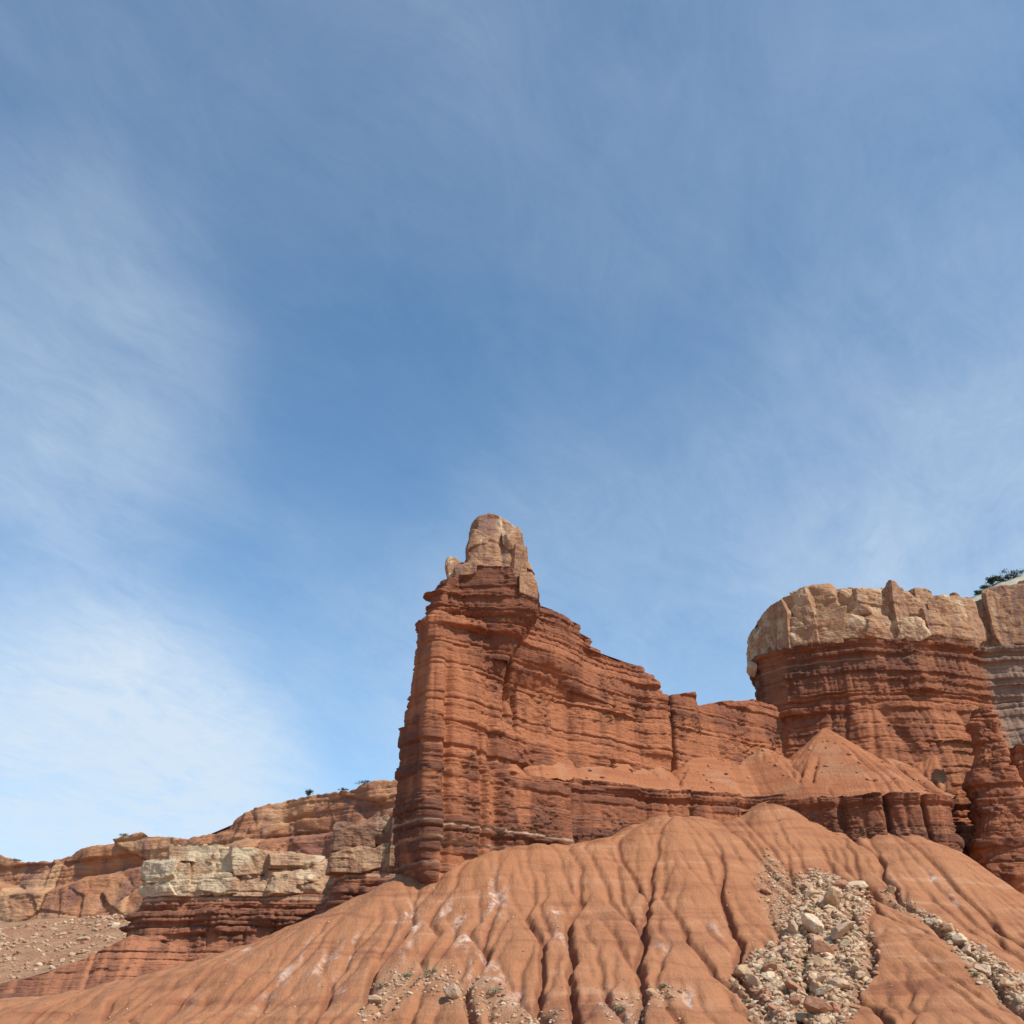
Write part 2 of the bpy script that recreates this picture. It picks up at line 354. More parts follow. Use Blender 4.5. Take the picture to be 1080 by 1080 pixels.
def loft(name, rings_xy, rings_z, nrm, relief, mat, parent, extra=None, close_top=True, crown=None):
    """rings_xy (nr,nc,2), rings_z (nr,nc), nrm (nr,nc,2): closed rings stacked upwards, pushed out by the relief"""
    X, Y, Z = rings_xy[..., 0], rings_xy[..., 1], rings_z
    d, tone, wash = relief(X, Y, Z)
    XX = X + nrm[..., 0] * d; YY = Y + nrm[..., 1] * d
    nr, nc = X.shape; V = np.stack([XX, YY, Z], -1).reshape(-1, 3); F = grid_faces(nr, nc, True)
    at_ = {'tone': tone, 'wash': wash}
    e = extra(XX, YY, Z) if extra else {}
    for k in ('white', 'grey'): at_[k] = e.get(k, np.zeros_like(X))
    if 'tone' in e: at_['tone'] = e['tone'] + at_['tone']
    at_ = {k: np.broadcast_to(v, X.shape).reshape(-1) for k, v in at_.items()}
    if close_top:
        top = V[-nc:]; c = top.mean(0); rings = []; prev = (nr - 1) * nc; base_n = len(V)
        zin = (top[:, 2].min() - 3.0) if crown is None else c[2] + crown
        for kq, q in enumerate((.985, .93, .6, .05)):
            if crown is None:
                if kq < 3:
                    r = top.copy(); w_ = (.35, 1.3, 3.5)[kq]; r[:, :2] -= nrm[-1] * w_; r[:, 2] = np.minimum(top[:, 2], np.maximum(zin, top[:, 2] - (.05, .8, 3.)[kq]))
                else: r = c + (rings[-1] - c) * q; r[:, 2] = zin - 2
            else:
                r = c + (top - c) * q; k_ = 1 - q * q; r[:, 2] = top[:, 2] * (1 - k_) + zin * k_
                r[:, 2] += .2 * perlin(r[:, 0] * .5, r[:, 1] * .5, 1.)
            rings.append(r)
        V = np.vstack([V] + rings)
        for q in range(4):
            a = prev if q == 0 else base_n + (q - 1) * nc; b_ = base_n + q * nc; j = np.arange(nc); j2 = (j + 1) % nc
            F = np.vstack([F, np.stack([a + j, a + j2, b_ + j2, b_ + j], 1)])
        at_ = {k: np.concatenate([v] + [v[-nc:]] * 4) for k, v in at_.items()}
    return mesh_obj(name, V, F, mat, parent, at_)

def interp_prof(pts):
    """pts list of (z, value) sorted by z"""
    a = np.array(sorted(pts), float); return lambda z: np.interp(z, a[:, 0], a[:, 1])

def icos(sub=2):
    t = (1 + 5 ** .5) / 2
    v = [(-1, t, 0), (1, t, 0), (-1, -t, 0), (1, -t, 0), (0, -1, t), (0, 1, t), (0, -1, -t), (0, 1, -t), (t, 0, -1), (t, 0, 1), (-t, 0, -1), (-t, 0, 1)]
    f = [(0, 11, 5), (0, 5, 1), (0, 1, 7), (0, 7, 10), (0, 10, 11), (1, 5, 9), (5, 11, 4), (11, 10, 2), (10, 7, 6), (7, 1, 8), (3, 9, 4), (3, 4, 2), (3, 2, 6), (3, 6, 8), (3, 8, 9), (4, 9, 5), (2, 4, 11), (6, 2, 10), (8, 6, 7), (9, 8, 1)]
    v = [np.array(q, float) / np.linalg.norm(q) for q in v]
    for _ in range(sub):
        mid = {}; nf_ = []
        def m(a, b):
            k = (min(a, b), max(a, b))
            if k not in mid: q = v[a] + v[b]; v.append(q / np.linalg.norm(q)); mid[k] = len(v) - 1
            return mid[k]
        for a, b, c in f: ab, bc, ca = m(a, b), m(b, c), m(c, a); nf_ += [(a, ab, ca), (b, bc, ab), (c, ca, bc), (ab, bc, ca)]
        f = nf_
    return np.array(v), np.array(f)
IV1, IF1 = icos(1); IV3, IF3 = icos(3); IV5, IF5 = icos(5)
def block(c, half, rr, yaw=0., chips=5, jit=.16, rough=.10, clip=None):
    """one joint-bounded block: a box of jittered planes with corners chipped off, bedding and pits worn into it"""
    n = [np.array(v, float) for v in ((1, 0, 0), (-1, 0, 0), (0, 1, 0), (0, -1, 0), (0, 0, 1), (0, 0, -1))]; d = [1.] * 6
    n = [v + rr.normal(size=3) * jit * np.array([1, 1, min(1., half[0] / half[2])]) for v in n]
    for k in range(chips):
        v = rr.normal(size=3); v /= np.linalg.norm(v); n.append(v); d.append(1.02 + .22 * rr.random())
    n = np.array(n); n /= np.linalg.norm(n, axis=1, keepdims=True); d = np.array(d)
    dot = IV5 @ n.T; rad = np.where(dot > .02, d / np.maximum(dot, .02), 9).min(1)
    q = IV5 * rad[:, None] * np.array(half); ca, sa = math.cos(yaw), math.sin(yaw)
    q = np.stack([q[:, 0] * ca - q[:, 1] * sa, q[:, 0] * sa + q[:, 1] * ca, q[:, 2]], 1) + np.array(c)
    x, y, z = q.T; dl, tl, _, _ = ST_thin(x, y, z, .03)
    nn = q - np.array(c); nn[:, 2] *= .3; nn /= np.linalg.norm(nn, axis=1, keepdims=True) + 1e-6
    dd_ = rough * (1.4 * fbm(x * .35, y * .35, z * .35, 5, .55) + 1.2 * dl * sstep(-.15, .25, perlin(x * .15, y * .15, z * .15)) + .5 * fold(x, y, z, 3, 2.6, 31))
    q = q + nn * dd_[:, None]
    if clip: q[:, 2] = clip(q)
    tone = np.full(len(q), .5 + (rr.random() - .5) * .5) + .1 * tl
    return q, tone
def blocks_mesh(name, lst, mat, parent, white=None):
    Vs, Fs, T_, n0 = [], [], [], 0
    for q, t in lst: Vs.append(q); Fs.append(IF5 + n0); T_.append(t); n0 += len(q)
    V = np.vstack(Vs); T_ = np.concatenate(T_); w_ = white(*V.T) if white else np.zeros(len(V))
    return mesh_obj(name, V, np.vstack(Fs), mat, parent, {'tone': T_, 'wash': np.clip(.3 + .6 * perlin(V[:, 0] * .07, V[:, 1] * .07, V[:, 2] * .02) + .35 * sstep(88, 108, V[:, 0]), 0, 1), 'white': w_})

# ---------------------------------------------------------------- large structure: the clay slope
UX, UY = .822, .5695; NX, NY = .5695, -.822; P0 = np.array((-15., 200.))       # the fin's long axis and its lit side
def plane_hit(px, py, o):
    d, yy, zz = raydir(px, py); q = P0 + o * np.array((NX, NY))
    t = (q[0] * NX + q[1] * NY) / (d * NX + yy * NY)
    x, y = d * t, yy * t
    return (x - P0[0]) * UX + (y - P0[1]) * UY, 1.7 + zz * t
ctrl = [(420, 925, 203), (440, 938, 199), (470, 918, 203), (500, 905, 207), (540, 893, 212), (605, 893, 219), (640, 880, 222), (670, 870, 226),
        (720, 858, 230), (785, 866, 234), (805, 840, 238), (830, 848, 234), (860, 872, 231), (900, 884, 228), (950, 882, 227), (1000, 892, 225), (1040, 918, 222), (1080, 945, 218), (1160, 985, 214), (1280, 1030, 205),
        (350, 960, 205), (300, 980, 203), (250, 1000, 200), (180, 1020, 196), (110, 1038, 193), (0, 1056, 188), (-120, 1070, 180), (-300, 1085, 175),
        (0, 1080, 171), (200, 1080, 163), (400, 1080, 156), (540, 1080, 152), (700, 1080, 151), (850, 1080, 154), (950, 1080, 150), (1080, 1080, 153),
        (540, 985, 178), (700, 985, 180), (760, 930, 200), (690, 930, 200), (600, 950, 192), (460, 990, 178), (350, 1010, 178), (250, 1040, 174), (850, 985, 187), (850, 930, 209), (940, 985, 179), (1020, 1000, 182), (960, 930, 208), (1040, 960, 203), (1080, 1020, 178), (880, 1030, 169)]
W = [at(*c) for c in ctrl]
for x in range(-260, 300, 40): W += [np.array((x, 128., .3)), np.array((x, 100., -.8))]
W += [np.array(q, float) for q in ((-40, 222, 18), (-70, 222, 14), (-110, 222, 8), (-160, 215, 4), (-30, 245, 14), (-70, 255, 8), (-130, 255, 4), (-230, 240, 2), (-230, 170, 3), (-180, 165, 6),
      (10, 232, 42), (45, 250, 46), (80, 250, 47), (98, 240, 38), (110, 234, 25), (125, 232, 22), (150, 228, 16), (200, 225, 12), (200, 260, 12), (120, 260, 22), (240, 200, 6), (230, 160, 2), (190, 165, 6))]
W = np.array(W)
def tps_fit(P, z, lam=2.0):
    s = 50.; Q = P / s; r2 = ((Q[:, None] - Q[None]) ** 2).sum(-1) + 1e-12
    K = .5 * r2 * np.log(r2) + lam * 1e-3 * np.eye(len(Q)); A = np.hstack([np.ones((len(Q), 1)), Q])
    M = np.block([[K, A], [A.T, np.zeros((3, 3))]]); c = np.linalg.solve(M, np.concatenate([z, np.zeros(3)]))
    def f(x, y):
        x = x / s; y = y / s; o = c[-3] + c[-2] * x + c[-1] * y
        for i in range(len(Q)):
            rr = (x - Q[i, 0]) ** 2 + (y - Q[i, 1]) ** 2 + 1e-12; o = o + c[i] * .5 * rr * np.log(rr)
        return o
    return f
base_h = tps_fit(W[:, :2], W[:, 2])
GX0, GX1, GY0, GY1, GDX, GDY = -200., 180., 108., 262., .235, .29
gx = np.arange(GX0, GX1, GDX); gy = np.arange(GY0, GY1, GDY)
XX, YY = np.meshgrid(gx, gy)
# coarse evaluation of the smooth base, then bilinear upsampling
cx = np.arange(GX0 - 3, GX1 + 6, 3.); cy = np.arange(GY0 - 3, GY1 + 6, 3.); CXX, CYY = np.meshgrid(cx, cy); CH = base_h(CXX, CYY)
def bil(H, x0, y0, dx, dy, x, y):
    u = np.clip((x - x0) / dx, 0, H.shape[1] - 1.001); v = np.clip((y - y0) / dy, 0, H.shape[0] - 1.001)
    i = u.astype(int); j = v.astype(int); a = u - i; b = v - j
    return (H[j, i] * (1 - a) + H[j, i + 1] * a) * (1 - b) + (H[j + 1, i] * (1 - a) + H[j + 1, i + 1] * a) * b
def bH(x, y): return bil(CH, GX0 - 3, GY0 - 3, 3., 3., x, y)
HH = bH(XX, YY)
def hit(px, py, hf):
    d, yy, zz = raydir(px, py); Y = np.arange(122, 262, .15); x = d / yy * Y; z = 1.7 + zz / yy * Y
    g = hf(x, Y) - z; k = np.argmax(g > 0) if (g > 0).any() else int(np.argmax(g))
    return np.array((x[k], Y[k]))
gul = [  # (depth, points)
 (2.0, [(692, 880), (686, 912), (683, 945), (676, 1002), (680, 1030), (672, 1085)]), (1.1, [(642, 905), (655, 945), (676, 1000)]), (1.0, [(706, 880), (704, 915), (690, 950)]),
 (2.2, [(604, 897), (612, 930), (600, 980), (598, 1019), (600, 1049), (604, 1085)]), (1.3, [(544, 934), (561, 963), (583, 1002), (597, 1035)]), (1.2, [(570, 915), (574, 951), (595, 1002)]), (.8, [(625, 900), (613, 928)]),
 (1.1, [(504, 922), (500, 950), (503, 980)]), (1.5, [(485, 940), (502, 980), (515, 998), (536, 1040), (570, 1070), (585, 1085)]), (.9, [(520, 925), (535, 960), (545, 1010), (552, 1055)]),
 (1.3, [(455, 944), (459, 980), (446, 1006)]), (1.6, [(415, 948), (431, 985), (446, 1006), (480, 1023), (510, 1049), (530, 1085)]), (1.0, [(470, 935), (478, 970), (490, 1010)]),
 (2.2, [(749, 872), (762, 925), (767, 960), (774, 998), (780, 1016), (800, 1050), (815, 1085)]), (1.3, [(723, 868), (740, 904), (762, 938)]), (1.0, [(735, 930), (745, 970), (760, 1010), (775, 1040)]),
 (1.4, [(787, 885), (806, 934), (819, 978), (822, 1000)]), (1.6, [(812, 849), (825, 881), (831, 912), (850, 940), (850, 1000), (850, 1085)]),
 (2.4, [(866, 890), (904, 925), (941, 947), (973, 966), (1011, 997), (1042, 1029), (1090, 1072)]), (1.6, [(919, 890), (929, 916), (948, 938), (972, 963)]), (1.0, [(898, 888), (912, 915), (930, 938)]),
 (1.4, [(970, 893), (995, 915), (1004, 941), (1017, 963), (1024, 994)]), (.9, [(960, 900), (985, 930), (975, 955)]), (1.2, [(1040, 930), (1056, 960), (1075, 1000), (1085, 1045)]), (1.1, [(1015, 905), (1035, 945), (1050, 990)]),
 (2.0, [(905, 945), (916, 975), (919, 1013), (891, 1045), (885, 1085)]), (1.2, [(950, 1085), (965, 1050), (1000, 1030)]), (.9, [(925, 1060), (940, 1020), (960, 1000)]),
 (1.2, [(383, 955), (379, 1004), (400, 1045), (420, 1085)]), (1.3, [(358, 965), (346, 1020), (350, 1085)]), (1.1, [(301, 992), (305, 1028), (320, 1085)]), (1.0, [(277, 1002), (281, 1040), (265, 1085)]),
 (1.2, [(200, 1022), (215, 1062), (210, 1085)]), (.9, [(120, 1045), (140, 1085)]), (.8, [(50, 1056), (70, 1085)]), (.9, [(240, 1010), (245, 1050), (235, 1085)]), (.8, [(328, 985), (330, 1020)]), (.9, [(400, 945), (398, 985), (390, 1010)]),
 (.9, [(640, 1085), (640, 1040), (625, 1000), (628, 960)]), (.8, [(712, 1085), (722, 1040), (715, 990), (722, 950)])]
def seg_dist(x, y, pts, rad):
    best = np.full(x.shape, 1e3, np.float32)
    for (a, b) in zip(pts[:-1], pts[1:]):
        lx, hx = min(a[0], b[0]) - rad, max(a[0], b[0]) + rad; ly, hy = min(a[1], b[1]) - rad, max(a[1], b[1]) + rad
        i0, i1 = np.clip(((lx - GX0) / GDX, (hx - GX0) / GDX), 0, x.shape[1]); j0, j1 = np.clip(((ly - GY0) / GDY, (hy - GY0) / GDY), 0, x.shape[0])
        sl = (slice(int(j0), int(j1) + 1), slice(int(i0), int(i1) + 1))
        dx, dy = b[0] - a[0], b[1] - a[1]; L = dx * dx + dy * dy + 1e-9
        t = np.clip(((x[sl] - a[0]) * dx + (y[sl] - a[1]) * dy) / L, 0, 1)
        best[sl] = np.minimum(best[sl], np.hypot(x[sl] - a[0] - t * dx, y[sl] - a[1] - t * dy))
    return best
wobx = XX + 1.3 * fbm(XX * .09, YY * .09, 1.0, 3); woby = YY + 1.3 * fbm(XX * .09, YY * .09, 7.0, 3)
cut = np.zeros_like(XX); dmin = np.full(XX.shape, 1e3)
for dep, pts in gul:
    Pq = np.array([hit(a, b, bH) for a, b in pts]); d = seg_dist(wobx, woby, Pq, 16)
    u0 = np.hypot(XX - Pq[0][0], YY - Pq[0][1]); grow = sstep(0, 10, u0) * .65 + .35
    cc = dep * grow * (.75 * np.exp(-d / .38) + .62 * np.exp(-(d / 4.2) ** 1.3)) * 1.05
    cut = np.maximum(cut, cc) + .25 * np.minimum(cut, cc); dmin = np.minimum(dmin, d)
def blur(H, k=1):
    for _ in range(k):
        P_ = np.pad(H, 1, mode='edge'); H = (P_[1:-1, 1:-1] * 4 + (P_[:-2, 1:-1] + P_[2:, 1:-1] + P_[1:-1, :-2] + P_[1:-1, 2:]) * 2 + P_[:-2, :-2] + P_[:-2, 2:] + P_[2:, :-2] + P_[2:, 2:]) / 16
    return H
def erode(H, dx, iters, npart, steps, k_, cap, keep, seed=1, diff=1, diffw=.17):
    """rain drops run downhill over a square grid, cutting rills where their paths join"""
    rg = np.random.default_rng(seed); ny, nx = H.shape; H = H.copy(); H0 = H.copy()
    for it in range(iters):
        gy, gx_ = np.gradient(H, dx)
        x = rg.random(npart) * (nx - 3) + 1; y = rg.random(npart) * (ny - 3) + 1
        A = np.zeros(nx * ny, np.float64); vx = np.zeros(npart); vy = np.zeros(npart)
        alive = np.ones(npart, bool)
        for st in range(steps):
            i = x.astype(np.int32); j = y.astype(np.int32); a = x - i; b = y - j; q = j * nx + i
            w00 = (1 - a) * (1 - b); w10 = a * (1 - b); w01 = (1 - a) * b; w11 = a * b
            g_x = gx_.ravel(); g_y = gy.ravel()
            sx = g_x[q] * w00 + g_x[q + 1] * w10 + g_x[q + nx] * w01 + g_x[q + nx + 1] * w11
            sy = g_y[q] * w00 + g_y[q + 1] * w10 + g_y[q + nx] * w01 + g_y[q + nx + 1] * w11
            vx = vx * .35 - sx; vy = vy * .35 - sy; l = np.hypot(vx, vy) + 1e-6
            x = x + vx / l; y = y + vy / l
            m = (x > 1) & (x < nx - 2) & (y > 1) & (y < ny - 2)
            x, y, vx, vy = x[m], y[m], vx[m], vy[m]
            i = (x + .5).astype(np.int32); j = (y + .5).astype(np.int32)
            A += np.bincount(j * nx + i, minlength=nx * ny)
        A = A.reshape(ny, nx) * (nx * ny / npart) / 6.0
        A = blur(A, 1)
        cut_ = np.minimum(k_ * np.maximum(np.sqrt(A) - 1.0, 0), .12)
        H = H - cut_ * keep
        H = H + (blur(H, diff) - H) * diffw
        H = np.maximum(H, H0 - cap)
    return H, A
# rounded lobes with sharp creases between them, drawn out down the slope
gyH, gxH = np.gradient(CH, 3., 3.); gl = np.hypot(gxH, gyH) + .05
vis = sstep(126, 142, YY)
xa = XX + 4 * perlin(XX * .03, YY * .03, 2.2) - .25 * (YY - 190) * sstep(40, 110, XX) + .35 * (YY - 190) * (1 - sstep(-90, -20, XX))
b1 = np.abs(perlin(xa * .115, YY * .040, 11.)); b2 = np.abs(perlin(xa * .26 + 5, YY * .085, 4.)); b3 = np.abs(perlin(xa * .62 + 5, YY * .17, 8.))
lobe = 2.3 * (np.sqrt(b1 + .004) - .45) + .7 * (np.sqrt(b2 + .004) - .45) + .22 * (np.sqrt(b3 + .01) - .45)
dxc = .31; ex = np.arange(GX0, GX1, dxc); ey = np.arange(GY0, GY1, dxc); EX, EY = np.meshgrid(ex, ey)
H0_ = bil(HH - vis * .26 * cut + vis * .10 * lobe, GX0, GY0, GDX, GDY, EX, EY) + sstep(120, 140, EY) * (.9 * fbm(EX * .08, EY * .05, 3., 4, .55) + .10 * fbm(EX * .6, EY * .5, 8., 3))
H1_, ACC = erode(H0_, dxc, 16, 120000, 200, .0100, 1.9, sstep(126, 145, EY) * (.5 + .5 * sstep(-60, -10, EX)))
HH = bil(H1_, GX0, GY0, dxc, dxc, XX, YY); acc = bil(np.sqrt(blur(ACC, 1)), GX0, GY0, dxc, dxc, XX, YY)
HH = HH + vis * (-.10 * sstep(5, 14, acc) + .10 * lobe)
HH = HH + vis * (.05 * fbm(XX * .4, YY * .3, 6., 3) + .05 * fbm(XX * 1.1, YY * .7, 2., 3))
# thin hard bands that stand out as small steps
zb = HH + .5 * perlin(XX * .05, YY * .05, 5.)
for zl, a_ in ((13.2, .45), (17.8, .22), (24.5, .2), (10.2, .3)):
    HH = HH - vis * a_ * sstep(.0, .45, zl - zb) * (1 - sstep(.6, 3.5, zl - zb)) * sstep(-.1, .35, perlin(XX * .08, YY * .08, zl))
# boulder hollow: slightly dished, hummocky
def poly_mask(pxs, soft=2.5):
    P = np.array([hit(a, b, bH) for a, b in pxs]); ins = np.zeros(XX.shape, bool); n = len(P)
    for i in range(n):
        (x1, y1), (x2, y2) = P[i], P[(i + 1) % n]
        c = ((y1 > YY) != (y2 > YY)) & (XX < (x2 - x1) * (YY - y1) / (y2 - y1 + 1e-9) + x1); ins ^= c
    d = seg_dist(XX, YY, np.vstack([P, P[:1]]), soft * 3)
    return np.where(ins, .5 + .5 * sstep(0, soft, d), .5 - .5 * sstep(0, soft, d))
F1 = [(842, 925), (862, 918), (885, 928), (912, 940), (905, 965), (912, 1000), (915, 1020), (895, 1050), (882, 1088), (805, 1088), (800, 1060), (778, 1030), (800, 1005), (825, 995), (826, 975), (845, 955)]
F2 = [(970, 962), (990, 970), (1015, 990), (1050, 1015), (1095, 1035), (1095, 1075), (1060, 1050), (1035, 1030), (1015, 1010), (1000, 990)]
F3 = [(812, 900), (835, 925), (840, 960), (830, 985), (815, 960), (808, 925)]
F4 = [(400, 1030), (450, 1015), (520, 1045), (590, 1075), (560, 1088), (500, 1060), (450, 1035), (420, 1050), (390, 1075), (380, 1060)]
F5 = [(640, 1062), (690, 1035), (715, 1040), (680, 1062), (650, 1075)]
F6 = [(930, 935), (950, 940), (975, 962), (965, 966), (940, 950)]
masks = [poly_mask(F1, 2.0), poly_mask(F2, 1.5), poly_mask(F3, 3.) * .6, poly_mask(F4, 3.) * .45, poly_mask(F5, 3.) * .45, poly_mask(F6, 1.5) * .5]
rub = np.clip(np.max(masks, 0), 0, 1)
HH = HH + masks[0] * (.4 + .7 * fbm(XX * .3, YY * .3, 3., 3)) + masks[1] * (.2 + .4 * fbm(XX * .3, YY * .3, 3., 3))
def GH(x, y): return bil(HH, GX0, GY0, GDX, GDY, np.asarray(x, float), np.asarray(y, float))
# white mineral crusts seen on some ribs
white = np.zeros_like(XX)
for px, py, r, a_ in [(431, 958, 2.6, 1), (437, 975, 2.0, .8), (478, 950, 1.6, 1), (485, 965, 1.8, .8), (491, 985, 2.4, .9), (464, 960, 1.3, .9), (520, 945, 3.6, .75), (522, 955, 3., .6), (505, 1015, 3.2, .8), (520, 1030, 3., .8), (545, 1052, 2.4, .7),
                   (585, 960, 2.2, .7), (590, 985, 2.2, .6), (545, 1050, 2, .8), (340, 1020, 3.2, .8), (325, 1000, 2.4, .7), (370, 995, 2.4, .6), (300, 1025, 2, .6), (260, 1000, 2.4, .5), (280, 1050, 2., .6), (240, 990, 2.6, .4), (452, 978, 1.4, .9), (650, 1057, 3.0, .95), (728, 1052, 2.4, .8),
                   (547, 1053, 2., .8), (985, 925, 1.5, .8), (940, 925, 1.5, .5), (960, 1000, 1.5, .3), (430, 1000, 2.5, .5), (410, 1035, 2.5, .4), (200, 1050, 2.5, .4), (665, 955, 2.2, .4), (753, 978, 1.8, .4), (700, 1000, 2.2, .3), (1005, 945, 1.5, .5), (362, 1043, 2.4, .5)]:
    q = hit(px, py, bH); white = np.maximum(white, a_ * np.exp(-(((XX - q[0]) / (r * .55)) ** 2 + ((YY - q[1]) / (r * 1.5)) ** 2)))
white = .8 * white * sstep(.0, .5, fbm(XX * .5, YY * .2, 9., 4) + .12 + .2 * white)
white = np.clip(white, 0, 1)
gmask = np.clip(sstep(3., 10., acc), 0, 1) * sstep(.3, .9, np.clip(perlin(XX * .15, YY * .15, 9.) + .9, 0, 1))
edge = np.minimum(np.minimum(XX - GX0, GX1 - XX), np.minimum(YY - GY0, GY1 - YY)); HH = np.where(edge < 4, HH - (4 - edge) * .6, HH)
V = np.stack([XX, YY, HH], -1); nr, nc = XX.shape
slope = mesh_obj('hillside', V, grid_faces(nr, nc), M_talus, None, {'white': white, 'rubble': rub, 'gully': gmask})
tag(slope, 'gullied red clay slope below the rock tower', 'hillside', kind='structure')

# wide ground sheet reaching the horizon
g1 = np.concatenate([-np.geomspace(9000, 300, 14), np.linspace(-260, 260, 27), np.geomspace(300, 9000, 14)])
GXX, GYY = np.meshgrid(g1, g1 + 150)
GZ = -.9 + 0.6 * fbm(GXX * .01, GYY * .01, 0., 3)
ground = mesh_obj('ground', np.stack([GXX, GYY, GZ], -1), grid_faces(*GXX.shape), M_ground)
tag(ground, 'red desert soil around the foot of the slope', 'ground', kind='structure')

# ---------------------------------------------------------------- the rock tower
tower = empty('rock_tower', (0, 212, 35), label='tall red layered rock fin with a tan block balanced on its summit', cat='rock tower')
Tz = lambda z: np.interp(z, [20, 60, 80, 95], [11, 9.5, 8, 7])
# left outline
L = []
for px, py in [(474, 612), (466, 616), (458, 621), (449, 631), (447, 645), (445, 650), (437, 657), (437, 668), (436, 680), (433, 705), (430, 730), (427, 755), (424, 780), (422, 830), (421, 880), (420, 910), (424, 930), (430, 942), (436, 975)]:
    s_, z_ = plane_hit(px, py, -8.); L.append((z_, s_))
Lf = interp_prof(L)
Rr = []
for px, py in [(563, 640), (569, 650), (575, 655), (590, 662), (607, 665), (612, 669), (612, 675), (633, 687), (632, 690), (640, 694), (662, 703), (663, 711), (684, 712), (690, 720), (694, 732), (726, 729), (729, 736), (733, 742), (757, 741)]:
    s_, z_ = plane_hit(px, py, -3. if px < 575 else -8.5); Rr.append((z_, s_))
Rr = np.array(Rr); Rl = np.concatenate([[0], np.cumsum(np.hypot(*np.diff(Rr, axis=0).T))]); uu = np.linspace(0, Rl[-1], 900)
Rzz, Rss = np.interp(uu, Rl, Rr[:, 0]), np.interp(uu, Rl, Rr[:, 1]); Rss = Rss - 1.3 + .25 * perlin(uu * 1.3, 0 * uu, 0 * uu)
_s692 = plane_hit(693, 731, -8.5)[0]; _st = [60.]; _rs = np.random.default_rng(8)
while _st[-1] < 110: _st.append(_st[-1] + 1.1 + 1.5 * _rs.random())
_st = np.array(_st)
def Rf(z):
    z = max(82.0, _st[np.searchsorted(_st, z) - 1] + .15) if z > 82.0 else z
    m = (Rzz >= z - .05) & (Rss < _s692)
    if z < 82.0: return 108.
    return Rss[m].max() if m.any() else Rss[0]
z_top = plane_hit(520, 608, -4.)[1]; z_bot = 14.
NLOW = len(np.arange(z_bot, 82.0, .17)); zr = np.concatenate([np.arange(z_bot, 82.0, .17), np.arange(80.6, z_top, .17)])
nf, nl, nb = 470, 60, 90
r_ = 2.6
rings = []; nrms = []
for kz_, z in enumerate(zr):
    sl, sr, T = float(Lf(z)), float(Rf(z if kz_ < NLOW else max(z, 82.1))), float(Tz(z)); sr = max(sr, sl + 6)

    # rounded rectangle, counter-clockwise seen from above in (s, o): front face o=0 runs left to right
    c = []
    rr = min(r_, T * .45); m_ = []
    a = np.linspace(0, 1, nf) ** 1.0
    fs = sl + rr + a * (sr - sl - 2 * rr); front = np.stack([fs, np.zeros(nf)], 1); fn = np.stack([np.zeros(nf), np.ones(nf)], 1)
    q = np.linspace(0, np.pi / 2, 14)[1:-1]
    cr = np.stack([sr - rr + rr * np.sin(q), -rr + rr * np.cos(q)], 1); crn = np.stack([np.sin(q), np.cos(q)], 1)
    rs = np.linspace(-rr, -T + rr, 18); right = np.stack([np.full(18, sr), rs], 1); rn = np.stack([np.ones(18), np.zeros(18)], 1)
    br = np.stack([sr - rr + rr * np.cos(q), -T + rr - rr * np.sin(q)], 1); brn = np.stack([np.cos(q), -np.sin(q)], 1)
    bs = np.linspace(sr - rr, sl + rr, nb); back = np.stack([bs, np.full(nb, -T)], 1); bn = np.stack([np.zeros(nb), -np.ones(nb)], 1)
    bl = np.stack([sl + rr - rr * np.sin(q), -T + rr - rr * np.cos(q)], 1); bln = np.stack([-np.sin(q), -np.cos(q)], 1)
    ls = np.linspace(-T + rr, -rr, nl - 10); left = np.stack([np.full(nl - 10, sl), ls], 1); ln = np.stack([-np.ones(nl - 10), np.zeros(nl - 10)], 1)
    q2 = np.linspace(0, np.pi / 2, 26)[1:-1]
    fl = np.stack([sl + rr - rr * np.cos(q2), -rr + rr * np.sin(q2)], 1); fln = np.stack([-np.cos(q2), np.sin(q2)], 1)
    rings.append(np.vstack([front, cr, right, br, back, bl, left, fl])); nrms.append(np.vstack([fn, crn, rn, brn, bn, bln, ln, fln]))
rings = np.array(rings); nrms = np.array(nrms)
S_, O_ = rings[..., 0], rings[..., 1]
def S_of(px, py=800): return plane_hit(px, py, 0.)[0]
_zz = zr[:, None] + 0 * S_; _TT = 0
_sb = 6.5 * sstep(S_of(480, 790), S_of(596, 790), S_ + .5 * perlin(S_ * 0, _zz * .2, 1.)) * (1 - .85 * sstep(73, 83, _zz) * (1 - sstep(S_of(585, 790), S_of(660, 790), S_)))
_sb = _sb * (1 - (1 - sstep(55.6, 57.0, _zz + .5 * perlin(S_ * .3, 0, 4.))) * (1 - sstep(S_of(599, 860), S_of(606, 860), S_)))
O_ = O_ - _sb
RX = P0[0] + S_ * UX + O_ * NX; RY = P0[1] + S_ * UY + O_ * NY
RNX = nrms[..., 0] * UX + nrms[..., 1] * NX; RNY = nrms[..., 0] * UY + nrms[..., 1] * NY
RZ = np.broadcast_to(zr[:, None], RX.shape).copy()
_ss = [plane_hit(a, b, -8.5)[0] for a, b in ((694, 732), (726, 729), (730, 745), (757, 741), (790, 737))]
RZ = RZ + np.interp(S_, _ss, [0, 2.7, -.4, 2.2, 5.0]) * sstep(58, 80, RZ) * (np.arange(len(zr)) < NLOW)[:, None]
sl_ = slice(0, NLOW)
